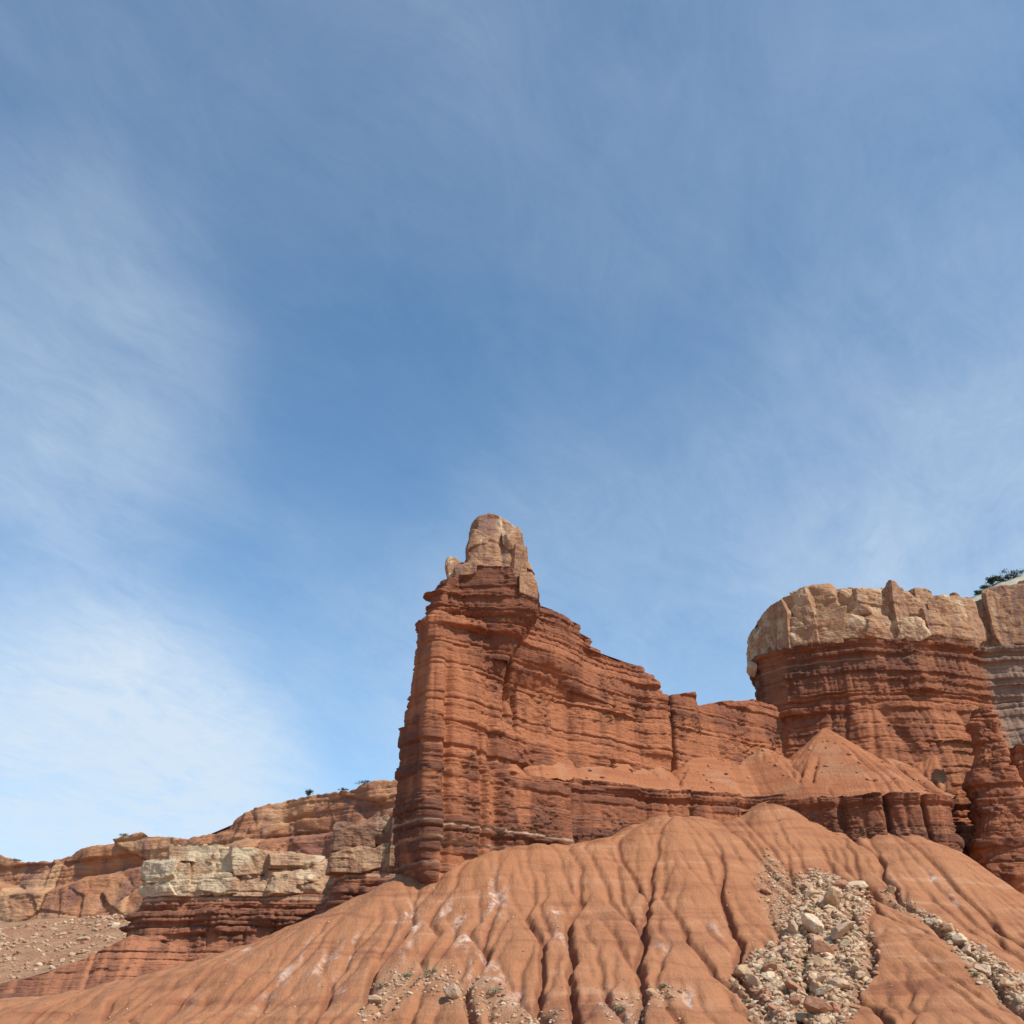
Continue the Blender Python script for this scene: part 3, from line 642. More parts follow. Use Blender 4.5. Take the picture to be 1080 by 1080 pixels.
def tower_relief(x, y, z):
    s = (x - P0[0]) * UX + (y - P0[1]) * UY
    front = sstep(.3, .8, nrms[sl_][..., 1])
    d, tone, wash = cliff_relief(x, y, z, 1.0, .55, 76)
    d = d * np.where(nrms[sl_][..., 0] > .5, .8, 1)
    if sl_.start: d = d - .1 * (z < 82)
    # prow column, groove behind it, the smooth panel, the notch and the broad ribs
    cut0 = lambda px, py, w_, dep: -dep * np.exp(-((s - S_of(px, py)) / w_) ** 2)
    low = 1 - sstep(70, 82, z)
    m = 1.5 * np.exp(-((s - S_of(452, 800)) / 3.0) ** 4) * low
    m = m + cut0(470, 800, .9, 1.4) * low + cut0(508, 850, .7, 1.3) * (1 - sstep(60, 66, z)) + cut0(524, 850, 1.2, 1.6) * (1 - sstep(62, 70, z))
    m = m + cut0(543, 740, .6, 1.6) * sstep(66, 69, z) * (1 - sstep(80, 84, z)) + cut0(548, 735, 1.8, 2.2) * np.exp(-((z - 72) / 2.2) ** 2) + cut0(556, 735, .5, 1.8) * np.exp(-((z - 70) / 4.5) ** 2)
    m = m + cut0(728, 755, .55, 5.0) * sstep(60, 66, z) + 1.0 * np.exp(-((s - S_of(715, 755)) / 4.) ** 4) * sstep(66, 68, z)
    m = m + 1.0 * np.exp(-((s - S_of(590, 760)) / 3.0) ** 4) * low + .8 * np.exp(-((s - S_of(650, 760)) / 4.5) ** 4) * low + cut0(620, 760, 1.2, .8) * low
    d = d + front * m
    # the upper part steps back in ledges
    d = d - front * 2.6 * sstep(80, 96, z) + .35
    wash = wash + .5 * np.exp(-((s - S_of(512, 860)) / 1.6) ** 2) * low
    return d, tone, np.clip(wash, 0, 1)
def tower_extra(x, y, z):
    zz = z + .25 * perlin(x * .15, y * .15, 1.) + .1 * perlin(x * .8, y * .8, 2.)
    wz1 = plane_hit(450, 864, 1.)[1]; wz2 = plane_hit(450, 883, 1.)[1]
    wt = np.exp(-((zz - wz1) / .26) ** 2) * .9 + np.exp(-((zz - wz2) / .22) ** 2) * .8 + .45 * np.exp(-((zz - wz2 + 4.2) / .14) ** 2) + .45 * np.exp(-((zz - wz2 + 5.3) / .12) ** 2) + .25 * np.exp(-((zz - wz1 - 5) / .1) ** 2)
    s = (x - P0[0]) * UX + (y - P0[1]) * UY
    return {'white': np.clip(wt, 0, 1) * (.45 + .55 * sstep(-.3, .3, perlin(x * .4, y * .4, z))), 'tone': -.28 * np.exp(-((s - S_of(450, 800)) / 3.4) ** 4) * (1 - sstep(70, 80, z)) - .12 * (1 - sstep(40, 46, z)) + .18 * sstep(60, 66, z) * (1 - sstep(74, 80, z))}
_xy, _nn = np.stack([RX, RY], -1), np.stack([RNX, RNY], -1)
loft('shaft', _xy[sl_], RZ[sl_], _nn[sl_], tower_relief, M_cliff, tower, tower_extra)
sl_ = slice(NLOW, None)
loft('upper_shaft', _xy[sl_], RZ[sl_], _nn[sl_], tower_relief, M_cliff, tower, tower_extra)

def ellipse_loft(name, prof, yc, hd, mat, parent, relief, step=.17, na=220, expo=3.0, extra=None, yshift=None):
    """prof: (px_left, px_right, py) outline rows; a stack of rounded boxes centred on depth yc"""
    rows = []
    for a, b, py in prof:
        p1, p2 = at(a, py, yc), at(b, py, yc); rows.append((p1[2], p1[0], p2[0]))
    rows = np.array(sorted(rows)); z = np.arange(rows[0, 0], rows[-1, 0], step)
    xl = np.interp(z, rows[:, 0], rows[:, 1]); xr = np.interp(z, rows[:, 0], rows[:, 2])
    t = -np.linspace(0, 2 * np.pi, na, endpoint=False)[::-1]
    ct, st = np.cos(t), np.sin(t); ex = 2 / expo
    ux = np.sign(ct) * np.abs(ct) ** ex; uy = np.sign(st) * np.abs(st) ** ex
    hw = (xr - xl) / 2; mx = (xr + xl) / 2; hdz = np.array([hd(q) if callable(hd) else hd for q in z])
    X = mx[:, None] + hw[:, None] * ux; Y = yc + hdz[:, None] * uy + (0 if yshift is None else yshift(z)[:, None])
    nx = ct[None] * np.ones_like(X); ny = st[None] * np.ones_like(X)
    return loft(name, np.stack([X, Y], -1), np.broadcast_to(z[:, None], X.shape).copy(), np.stack([nx, ny], -1), relief, mat, parent, extra, crown=.6)

def tcap_rel(x, y, z):
    d, tone, v = cap_relief(x, y, z, 1.0, .40, 11.); d = d + .1
    return d, tone - .14, .75 + 0 * tone
def tcap_extra(x, y, z):
    return {'white': np.clip(np.exp(-((x + 2.) / 1.0) ** 2) * sstep(103, 106, z) * .9 + .8 * sstep(110.2, 111.2, z) + .6 * np.exp(-((z - 97.5) / 1.0) ** 2) * (1 - sstep(-10, -4, x)), 0, 1) * sstep(-.2, .2, perlin(x * .5, y * .5, z * .4))}
def neck_rel(x, y, z):
    d, tone, wash = cliff_relief(x, y, z, 1.0, .4, 60); return d * .75, tone - .12, wash * .3
ellipse_loft('neck', [(474, 561, 608), (472, 564, 614), (472, 566, 620), (471, 568, 628), (470, 569, 635), (471, 569, 642), (474, 568, 649), (480, 562, 658), (488, 550, 672), (500, 536, 700)], 211., lambda z: np.interp(z, [76, 84, 88, 97], [2.0, 4.6, 6.0, 5.4]), M_cliff, tower, neck_rel, na=320)
rb = np.random.default_rng(12)
def bpx(px0, px1, py0, py1, Y, dep, yaw=0., **k):
    a_, b_ = at(px0, (py0 + py1) / 2, Y), at(px1, (py0 + py1) / 2, Y); zt_, zb_ = at(540, py0, Y)[2], at(540, py1, Y)[2]
    return block(((a_[0] + b_[0]) / 2, Y, (zt_ + zb_) / 2), ((b_[0] - a_[0]) / 2, dep, (zt_ - zb_) / 2), rb, yaw, **k)
ellipse_loft('caprock', [(512, 526, 547), (505, 534, 549), (499, 541, 553), (496, 547, 559), (493.5, 550, 567), (491.5, 550, 574), (490, 551, 580), (488, 554, 590), (486, 557, 600), (483, 560, 608), (484, 563, 614), (498, 566, 621)],
             211., lambda z: np.interp(z, [88, 97, 104, 112], [5.6, 5.2, 4.5, 3.4]), M_cap, tower, tcap_rel, extra=tcap_extra, na=300)
tb = [bpx(531, 550.5, 562, 585, 209.2, 3.2, chips=9, jit=.09), bpx(536, 552, 577, 622, 208.2, 2.6, .2, chips=5, jit=.08), bpx(546, 556.5, 582, 606, 210., 2.4, chips=4, jit=.08),
      bpx(480, 504, 601, 617, 209, 4.2, chips=10, jit=.08), bpx(549, 567, 612, 636, 210., 4.4, chips=9, jit=.12)]
for k_, (q_, t_) in enumerate(tb): t_ -= .18
_wt = (lambda x, y, z: 0 * x)
blocks_mesh('ledge_block', [tb[3]], M_cap, tower, _wt)
blocks_mesh('caprock_blocks', tb[:3] + tb[4:], M_cap, tower, lambda x, y, z: np.clip(np.exp(-((x + 2.2) / .9) ** 2) * sstep(103, 106, z) * .9 + .8 * sstep(110., 111.2, z) + .6 * np.exp(-((z - 97.0) / 1.2) ** 2) * (1 - sstep(-9, -4, x)), 0, 1) * sstep(-.2, .2, perlin(x * .5, y * .5, z * .4)))
def small_rel(x, y, z):
    d, tone, v = cap_relief(x, y, z, 2.0, .25, 8.); return d, tone + .2, .2 + 0 * tone
ellipse_loft('perched_block', [(472, 483, 592), (470, 486, 594), (469, 487, 600), (470, 489, 604), (471, 492, 612), (472, 492, 622)], 209., 2.3, M_cap, tower, small_rel, na=120, expo=4)

# lower tier of the fin, set forward under the bench
def tier(name, poly, z0, ztop, parent, rel, extra=None, step=.2, smooth=1.2, mat=M_cliff):
    Q = resample(poly, step, True, smooth); n = normals2(Q)
    area = .5 * np.sum(Q[:, 0] * np.roll(Q[:, 1], -1) - np.roll(Q[:, 0], -1) * Q[:, 1])
    if area < 0: n = -n
    zt = ztop(Q[:, 0], Q[:, 1]) if callable(ztop) else np.full(len(Q), ztop)
    v = np.linspace(0, 1, int((zt.max() - z0) / .17))
    Z = z0 + v[:, None] * (zt - z0)[None]
    XY = np.broadcast_to(Q[None], (len(v),) + Q.shape).copy(); NN = np.broadcast_to(n[None], XY.shape).copy()
    if area < 0: XY, Z, NN = XY[:, ::-1], Z[:, ::-1], NN[:, ::-1]
    return loft(name, XY, Z, NN, rel, mat, parent, extra)
def tier_rel(x, y, z):
    d, tone, wash = cliff_relief(x, y, z, .75, .8, 200, seed=2.)
    lip = sstep(55.2, 56.2, z) - .8 * np.exp(-((z - 55.0) / .35) ** 2)
    d = d + lip * .45 - .1 * (z - 45) * .25
    return d, tone - .06, wash * .8
t1 = [(7, 226), (8, 221.0), (11, 221.2), (14, 222.2), (25.3, 227.2), (26.4, 229.6), (38, 232.2), (48.6, 234.8), (49.8, 237), (54, 237.2), (58, 235.5), (58, 244), (49, 247), (20, 236)]
tier('lower_cliff', t1, 26., lambda x, y: 57.6 + .5 * perlin(x * .3, y * .3, 4.), tower, tier_rel,
     lambda x, y, z: {'white': .8 * np.exp(-((z + .2 * perlin(x * .2, y * .2, 1.) - 44.2) / .16) ** 2) * (1 - sstep(12, 14, x)) + .25 * np.exp(-((z - 49.8) / .1) ** 2), 'tone': np.where((x > 8.3) & (x < 13.5), -.16, 0.)})

# ---------------------------------------------------------------- the mesa on the right
mesa = empty('mesa', (110, 270, 35), label='broad red layered mesa with a tan blocky cliff on top, right side', cat='mesa')
CAPZ = 101.0
mp = [(75, 300), (64.3, 278), (60.6, 266), (60.9, 258), (65, 252), (73, 248), (82, 245.5), (92, 245), (102, 247), (109, 249), (113, 251.2), (116, 251.6), (120, 250.6), (128, 250), (140, 247), (165, 244), (205, 240), (205, 300)]
def mesa_prof(X, Y, Z, NN, rel):
    pass
def mesa_rel(x, y, z):
    d, tone, wash = cliff_relief(x, y, z, 1.15, 1.0, 82, seed=7.)
    bat = np.interp(z, [20, 62, 80, 82, 91, 96, 101], [3.5, 3.0, 1.0, .2, -.4, -.9, -.2])
    lf = 1 - sstep(56, 70, x)
    return d * (1 - .25 * lf) + bat * (1 - .5 * lf), tone - .14 * sstep(86, 92, z), wash
def mesa_extra(x, y, z):
    g = sstep(117.5, 121.5, x + 1.5 * perlin(x * .2, y * .2, z * .1)) * .9
    return {'grey': np.clip(g, 0, .92), 'tone': .12 * sstep(57, 62, z) * (1 - sstep(70, 78, z)), 'white': .4 * np.exp(-((z + .2 * perlin(x * .2, 0, z * .1) - 96.2) / .12) ** 2)}
mp = [(a * 1.043, b * 1.043) for a, b in mp]
Qm = resample(mp, .24, True, 1.5); nm = normals2(Qm)
zr = np.arange(16, CAPZ, .19); XY = np.broadcast_to(Qm[None], (len(zr),) + Qm.shape).copy()
loft('cliff', XY, np.broadcast_to(zr[:, None], XY.shape[:2]).copy(), np.broadcast_to(nm[None], XY.shape).copy(), mesa_rel, M_cliff, mesa, mesa_extra)
# caprock with its skyline
skl = []
for px, py in [(796, 668), (799, 655), (804, 644), (811, 635), (818, 630), (826, 631), (840, 627), (848, 621), (858, 618), (872, 618), (884, 620), (896, 618), (908, 620), (920, 619), (930, 615), (938, 617), (945, 624), (958, 625), (972, 622), (982, 627), (988, 632), (998, 631), (1005, 626), (1012, 628), (1018, 633), (1030, 634), (1045, 627), (1060, 620), (1080, 614), (1120, 608), (1200, 606)]:
    p = at(px, py, 260.); skl.append((p[0], p[2]))
skl = np.array(skl)
zt = np.interp(Qm[:, 0], skl[:, 0], skl[:, 1]); zt = zt * np.clip((Qm[:, 1] + 2.0) / 260., .97, np.interp(Qm[:, 0], [68, 80], [1., 1.05])); zt = zt + .35 * perlin(Qm[:, 0] * .6, Qm[:, 1] * .2, 3.) + .3 * perlin(Qm[:, 0] * 1.9, Qm[:, 1], 1.)
v = np.linspace(0, 1, 115); Zc = (CAPZ - .6) + v[:, None] * (zt - CAPZ + .6)[None]
def mcap_rel(x, y, z):
    d, tone, vv = cap_relief(x, y, z, 1.0, .78, 5.)
    vv_ = v[:, None] + 0 * x
    d = d - 2.2 * sstep(.72, 1., vv_) ** 2 - .6 * vv_ + .3 * np.exp(-((vv_ - .25) / .2) ** 2) - .9 - .6 * (1 - sstep(0, .06, vv_))
    gap = -1.6 * np.exp(-((x - 108.5) / .5) ** 2) * sstep(.3, .6, vv_) - 1.0 * np.exp(-((x - 119.5) / 1.0) ** 2) - 1.3 * np.exp(-((x - 91.8) / .5) ** 2) * sstep(.5, .8, vv_)
    return d * .8 + gap - .9, tone, np.clip(.25 + .75 * sstep(84, 104, x), 0, 1)
def mcap_extra(x, y, z):
    return {'white': np.clip(.85 * np.exp(-(((x - 95.5) / 1.8) ** 2 + ((z - 105) / 1.1) ** 2)) + .55 * sstep(.1, .45, fbm(x * .25, y * .25, z * .3 + 3, 3)) * (1 - sstep(72, 88, x)), 0, 1), 'tone': .12 * (1 - sstep(80, 90, x)) - .06}
XYc = np.broadcast_to(Qm[None], (len(v),) + Qm.shape).copy()
cap = loft('caprock', XYc, Zc, np.broadcast_to(nm[None], XYc.shape).copy(), mcap_rel, M_cap, mesa, mcap_extra, close_top=True)

rb = np.random.default_rng(77); mb = []
def at_curve(xx):  # front curve depth of the mesa at x
    m_ = (Qm[:, 1] < 283); o_ = np.argsort(Qm[m_, 0]); return np.interp(xx, Qm[m_, 0][o_], Qm[m_, 1][o_])
front = [(i_, q) for i_, q in enumerate(Qm) if q[1] < 285 and q[0] < 165 and (q[0] < 100 or q[1] < 275)]
k_ = 0; frq = np.array([q for _, q in front]); fri = np.array([i_ for i_, _ in front])
while k_ < len(frq):
    q = frq[k_]; nv = nm[fri[k_]]; wd = 1.9 + 3.2 * rb.random(); top = np.interp(q[0], skl[:, 0], skl[:, 1]) * (q[1] + 2) / 260. + (rb.random() - .5) * .5
    yaw = math.atan2(nv[1], nv[0]) + math.pi / 2 + rb.normal() * .16; z0_ = CAPZ - .3; Hc = top - z0_
    if rb.random() < .6: cuts = [0, .35 + .3 * rb.random(), 1]
    else: cuts = [0, 1]
    for a_, b_ in zip(cuts[:-1], cuts[1:]):
        prot = -2.3 + 1.3 * rb.random() - 1.6 * (1 - float(sstep(64, 72, q[0]))) - (1.1 if b_ == 1 and len(cuts) > 2 else 0) - (.5 if b_ == 1 else 0)
        c_ = q + nv * (prot - .4); mb.append(block((c_[0], c_[1], z0_ + Hc * (a_ + b_) / 2), (wd * (1.0 + .25 * rb.random()), 2.6, Hc * (b_ - a_) / 2 * 1.04), rb, yaw, chips=10, jit=.12, rough=.20, clip=lambda q_: np.clip(q_[:, 2], CAPZ - .7 + .4 * perlin(q_[:, 0] * .5, q_[:, 1] * .5, 2.), np.interp(q_[:, 0], skl[:, 0], skl[:, 1]) * np.clip((q_[:, 1] + 2) / 260., .97, np.interp(q_[:, 0], [68, 80], [1., 1.05])) + .5 * perlin(q_[:, 0] * .5, q_[:, 1] * .3, 4.) + .3 * perlin(q_[:, 0] * 1.7, q_[:, 1], 4.))))
    k_ += int(wd * 1.45 / .24)
blocks_mesh('caprock_blocks', mb, M_cap, mesa, lambda x, y, z: mcap_extra(x, y, z)['white'])
def lump_rel(x, y, z):
    d, tone, vv = cap_relief(x, y, z, 1.6, .3, 2.); return d, tone, .2 + 0 * x
# lower tier of the mesa with its rounded columns
def tier2_rel(x, y, z):
    d, tone, wash = cliff_relief(x, y, z, .7, .7, 200, seed=4.)
    lip = sstep(54., 55., z) - .9 * np.exp(-((z - 53.7) / .4) ** 2)
    d = d + lip * .6
    for xc, wd, dep in ((77.0, .5, 2.6), (68.3, .8, 1.2), (84.5, .45, 1.8), (63.9, .5, .4), (80.8, .5, .5), (72.7, .5, .3)):
        d = d - dep * np.exp(-((x - xc - .25 * perlin(z * .15, xc, 0.)) / wd) ** 2)
    return d, tone - .1, wash * .6
t2 = [(a * .976, b * .976) for a, b in [(55, 246), (56.5, 241.5), (59.5, 239.3), (64, 237), (70, 235.4), (78, 233.8), (84, 233.2), (90.5, 233), (93, 235), (94, 240), (97, 250), (75, 252)]]
tier('lower_cliff', t2, 28., lambda x, y: 55.9 + .6 * perlin(x * .3, y * .3, 9.), mesa, tier2_rel, lambda x, y, z: {'white': .35 * np.exp(-((z + .3 * perlin(x * .2, 0, 1.) - 48.6) / .12) ** 2)})
def pil_rel(x, y, z):
    d, tone, wash = cliff_relief(x, y, z, 1.0, .8, 60, seed=9.); return d * .8 + .13 * fold(x, y, z * 1.3, 3, 5., 44) + (.5 * fbm(x * .2, y * .2, z * .35, 3)), tone + .12, wash
ellipse_loft('pillar', [(1027, 1041, 748), (1024, 1047, 757), (1021, 1050, 766), (1026, 1056, 778), (1029, 1062, 790), (1026, 1064, 803), (1020, 1068, 815), (1018, 1076, 826), (1026, 1084, 845), (1030, 1096, 880), (1032, 1110, 940), (1030, 1120, 1000)],
             237., lambda z: np.interp(z, [20, 55, 72], [7., 5.0, 2.6]), M_cliff, mesa, pil_rel, na=300, expo=2.6)
ellipse_loft('side_buttress', [(1062, 1105, 790), (1060, 1125, 815), (1058, 1150, 850), (1058, 1170, 900), (1055, 1180, 990)], 241., 5.0, M_cliff, mesa, pil_rel, na=260, expo=2.6)

# ---------------------------------------------------------------- clay fans lying on the bench
bx = np.arange(-7, 122, .28); by = np.arange(212, 276, .28); BX, BY = np.meshgrid(bx, by)
yf = np.interp(BX, [-8, 3, 12.3, 13.2, 25.3, 26.4, 38, 48.6, 49.9, 54, 56.5, 62.5, 76, 88.5, 95, 122], [206., 213, 219.5, 222, 227.4, 229.8, 232.4, 235.2, 237.4, 237.4, 235, 231.6, 228.4, 227.6, 228.4, 231])
dd = BY - yf - .8
floor = np.interp(BX, [10.5, 14, 52, 56], [55.9, 57.1, 57.1, 55.5]) + np.where(dd > 0, dd * .42, dd * 2.2)
wobb = .9 * fbm(BX * .15, BY * .15, 3., 3)
Zb = floor
for px, py, Y, sl in [(535, 800, 217, .9), (557, 797, 223, .8), (577, 783, 227.5, .85), (620, 797, 232, .7), (648, 788, 237.5, .72), (690, 806, 242, .7), (742, 789, 248, .72), (765, 800, 251, .6), (805, 788, 258, .6), (870, 767, 256, .80), (930, 795, 257, .62), (985, 785, 259, .66), (1015, 800, 256, .7)]:
    c = at(px, py, Y); rr = np.hypot(BX - c[0], BY - c[1]); ang = np.arctan2(BX - c[0], -(BY - c[1]))
    cone = c[2] - sl * (np.sqrt(rr ** 2 + .35) - .6) * (1 + .07 * np.abs(perlin(ang * 5 + px, rr * .05, 0.)) * 2) - .55 * (1 - np.sqrt(np.abs(perlin(ang * 3.2 + px, rr * .06, 3.)) + .01)) * sstep(0, 4, rr)
    Zb = np.maximum(Zb, cone) + .25 * np.exp(-np.abs(Zb - cone) / .5) * 0
Zb, bacc = erode(Zb + .25 * fbm(BX * .3, BY * .3, 5., 3), .28, 9, 40000, 90, .014, 1.3, 1., seed=4)
Zb = Zb + .10 * fbm(BX * .5, BY * .5, 1., 3); Zb = np.minimum(Zb, np.interp(BX, [10.5, 14, 52, 56], [56.0, 57.2, 57.2, 55.6]) + .75 * np.clip(dd, 0, 99) + .5 * np.sqrt(np.clip(dd, 0, 99)))
gz = np.zeros_like(BX)
BF = grid_faces(*BX.shape); ok = ((dd > .1 + .8 * perlin(BX * .5, BY * .1, 2.)) & (BX < 92.5 + .30 * dd)).ravel(); BF = BF[ok[BF].all(1)]
bench = mesh_obj('scree_slope', np.stack([BX, BY, Zb], -1), BF, M_bench, None, {'white': gz, 'rubble': .25 * sstep(.2, .5, fbm(BX * .12, BY * .12, 5., 3)), 'gully': .7 * sstep(3, 9, np.sqrt(blur(bacc, 1)))})
tag(bench, 'smooth orange clay cones lying on the bench between the cliff tiers', 'scree', kind='structure')

# ---------------------------------------------------------------- hill behind the mesa top at far right
hx = np.arange(100, 230, 1.); hy = np.arange(278, 345, 1.); HX, HY = np.meshgrid(hx, hy)
pp = at(1022, 631, 285.); q2_ = at(1080, 606, 285.)
hz = np.interp(HX, [100, pp[0], (pp[0] + q2_[0]) / 2, q2_[0], 160, 230], [pp[2] - 12, pp[2], (pp[2] + q2_[2]) / 2 + .8, q2_[2], q2_[2] + 4, q2_[2] + 6])
Zh = hz - np.abs(HY - 285) * np.where(HY < 285, .45 + .04 * (285 - HY), .15) + .5 * fbm(HX * .15, HY * .15, 2., 4)
M_hill = m_simple('grey_green_shale', (.36, .30, .21), (.44, .40, .29), .25, (.52, .42, .30))
hl = mesh_obj('hill', np.stack([HX, HY, Zh], -1), grid_faces(*HX.shape), M_hill)
tag(hl, 'pale grey green rise behind the mesa top at far right', 'hill', kind='structure')

# ---------------------------------------------------------------- middle butte with the cream cap
butte = empty('butte', (-80, 350, 30), label='low red butte with a cream white cliff on top, left of the tower', cat='butte')
bp = [(-113, 392), (-112, 352), (-109, 342), (-103, 338.5), (-80, 338), (-62, 339), (-54, 338), (-49.5, 322), (-47.5, 305), (-44, 299), (-30, 300), (20, 306), (30, 330), (30, 392)]
Qb = resample(bp, .42, True, 2.); nb_ = normals2(Qb)
zr = np.arange(8, 53.0, .28); XY = np.broadcast_to(Qb[None], (len(zr),) + Qb.shape).copy()
def butte_rel(x, y, z):
    d, tone, wash = cliff_relief(x, y, z, 1.3, 1.2, 42, seed=11., fscale=.8)
    return d * 1.2 + np.interp(z, [8, 28, 34, 40, 46, 53], [9, 6.0, 5.2, 3.2, 1.5, 0.]), tone, wash
loft('cliff', XY, np.broadcast_to(zr[:, None], XY.shape[:2]).copy(), np.broadcast_to(nb_[None], XY.shape).copy(), butte_rel, M_cliff_far, butte,
     lambda x, y, z: {'white': .8 * np.exp(-((z + .3 * perlin(x * .1, 0, 0.) - 51.5) / .35) ** 2)})
ztb = []
for px, py, Y in [(157, 930, 340), (160, 918, 340), (166, 905, 340), (178, 898, 340), (190, 893, 340), (225, 895, 339), (250, 896, 339), (285, 897, 339), (310, 900, 339), (335, 902, 339), (346, 903, 339), (349, 885, 312), (352, 872, 300), (358, 867, 299), (380, 868, 300), (410, 862, 301), (440, 862, 302)]:
    p = at(px, py, Y); ztb.append((p[0], p[2]))
ztb = np.array(ztb); zt = np.interp(Qb[:, 0], ztb[:, 0], ztb[:, 1]) + .5 * perlin(Qb[:, 0] * .35, Qb[:, 1] * .35, 2.) + .4 * perlin(Qb[:, 0] * 1.1, Qb[:, 1], 5.)
vb = np.linspace(0, 1, 60); Zc = 52.4 + vb[:, None] * (zt - 52.4)[None]; XYc = np.broadcast_to(Qb[None], (len(vb),) + Qb.shape).copy()
def bcap_rel(x, y, z):
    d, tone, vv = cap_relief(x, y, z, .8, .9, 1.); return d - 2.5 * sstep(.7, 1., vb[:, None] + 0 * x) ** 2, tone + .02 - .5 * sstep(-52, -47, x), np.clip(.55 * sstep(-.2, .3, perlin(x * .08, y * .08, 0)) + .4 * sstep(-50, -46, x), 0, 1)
loft('caprock', XYc, Zc, np.broadcast_to(nb_[None], XYc.shape).copy(), lambda x, y, z: (bcap_rel(x, y, z)[0] - 1.5,) + bcap_rel(x, y, z)[1:], M_cap_far, butte)
rb = np.random.default_rng(5); bb_ = []; k_ = 0; frb = [(i_, q) for i_, q in enumerate(Qb) if (336 < q[1] < 343 and -106 < q[0] < -57) or (q[0] > -42 and q[1] < 308 and q[0] < 12)]
while k_ < len(frb):
    i_, q = frb[k_]; nv = nb_[i_]; wd = 2.6 + 4.2 * rb.random(); tz_ = zt[i_] + rb.normal() * .4; yaw = math.atan2(nv[1], nv[0]) + math.pi / 2 + rb.normal() * .2
    cu = [0, .3 + .4 * rb.random(), 1] if rb.random() < .5 else [0, 1]
    for a_, b_ in zip(cu[:-1], cu[1:]):
        c_ = q + nv * (-2.6 + 1.7 * rb.random() - .8 * b_); H_ = tz_ - 52.2
        bb_.append(block((c_[0], c_[1], 52.2 + H_ * (a_ + b_) / 2), (wd * (1 + .3 * rb.random()), 3.2, H_ * (b_ - a_) / 2 * 1.05), rb, yaw, chips=8, jit=.12, rough=.22, clip=lambda q_: np.clip(q_[:, 2], 52.0, tz_ + .5 * perlin(q_[:, 0] * .4, q_[:, 1] * .4, 2.))))
    k_ += max(2, int(wd * 1.4 / .42))
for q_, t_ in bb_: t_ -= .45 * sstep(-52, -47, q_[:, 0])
_wf = lambda x, y, z: np.clip(1.2 * sstep(.0, .4, fbm(x * .05, y * .05, z * .09 + 2, 3) + .25 * (1 - sstep(-104, -94, x)) + .2 * sstep(-75, -62, x)), 0, .85) * (x < -52)
blocks_mesh('caprock_blocks', [b for b in bb_ if b[0][:, 0].mean() < -50], M_cap_far, butte, _wf)
blocks_mesh('caprock_blocks', [b for b in bb_ if b[0][:, 0].mean() >= -50], M_cap_far, butte)

def foot_rel(x, y, z):
    d, tone, wash = cliff_relief(x, y, z, 1.2, 1.0, 200, seed=3.); tz = foot_top(x, y)
    return d - .9 * np.clip(z - (tz - 13), 0, 30) + 4, tone, wash
def foot_top(x, y): return np.interp(x, [-330, -200, -146, -130, -116, -107, -100, -70], [20, 24, 27.6, 30.5, 36, 41, 40, 36])
tier('lower_ledge', [(-330, 350), (-330, 330), (-200, 326), (-140, 323), (-118, 324), (-100, 327), (-70, 330), (-70, 360)], 6., foot_top, butte, foot_rel, step=.4, smooth=1.5, mat=M_cliff_far)
# apron of the butte and low ledges at the left
def apron_obj(name, label, cat, x0, x1, y0, y1, st, fn, mat, attrs=True):
    ax = np.arange(x0, x1, st); ay = np.arange(y0, y1, st); AX, AY = np.meshgrid(ax, ay); AZ = fn(AX, AY)
    z0 = np.zeros_like(AX)
    o = mesh_obj(name, np.stack([AX, AY, AZ], -1), grid_faces(*AX.shape), mat, None, {'white': z0, 'rubble': z0, 'gully': z0})
    return tag(o, label, cat, kind='structure')
def apron(x, y):
    dy = 334 - y; z = np.interp(x, [-330, -200, -145, -127, -60], [14, 18, 21, 23, 26]) - .26 * np.clip(dy, -3, 200) + .9 * fbm(x * .05, y * .05, 1., 3)
    zq = z + .6 * fbm(x * .1, y * .1, 2., 2); st = 5.0; fr = (zq / st) - np.floor(zq / st)
    z = z + 1.6 * (sstep(.55, .68, fr) - fr)
    return np.maximum(z, -3)
apron_obj('slope', 'red clay apron with low ledges at the foot of the far butte', 'slope', -330, -10, 236, 352, .6, apron, M_talus)

# ---------------------------------------------------------------- the far sandstone wall
far = empty('sandstone_cliff', (-250, 640, 60), label='massive orange sandstone cliff on the skyline at the far left', cat='cliff')
fs = [(-40, 892), (0, 908), (25, 906), (45, 898), (60, 890), (85, 884), (100, 877), (118, 873), (128, 878), (150, 879), (165, 881), (185, 876), (212, 872), (219, 860), (224, 853), (240, 850), (262, 843), (275, 839), (300, 836), (325, 832), (345, 827), (352, 822), (375, 819), (420, 818), (520, 815), (700, 815)]
fs = [(a, b, float(np.interp(a, [-40, 420, 700], [725, 575, 540]))) for a, b in fs]
pts = np.array([at(q[0], q[1], q[2]) for q in fs]); pts2 = np.array([at(q[0], q[1], q[2] + 20) for q in fs]); pl = [(p[0], p[1]) for p in pts]
left_ext = [(-700, 790), (-500, 770)]
Qf = resample(left_ext + pl + [(150, 760), (-700, 900)], 1.0, True, 4.); nfm = normals2(Qf)
zt = np.interp(Qf[:, 0], pts2[:, 0], pts2[:, 2]) + 1.4 * perlin(Qf[:, 0] * .06, Qf[:, 1] * .06, 2.) + 1.0 * perlin(Qf[:, 0] * .25, Qf[:, 1] * .25, 5.)
vf = np.linspace(0, 1, 170); z0f = 20.
Zf = z0f + vf[:, None] * (zt - z0f)[None]; XYf = np.broadcast_to(Qf[None], (len(vf),) + Qf.shape).copy()
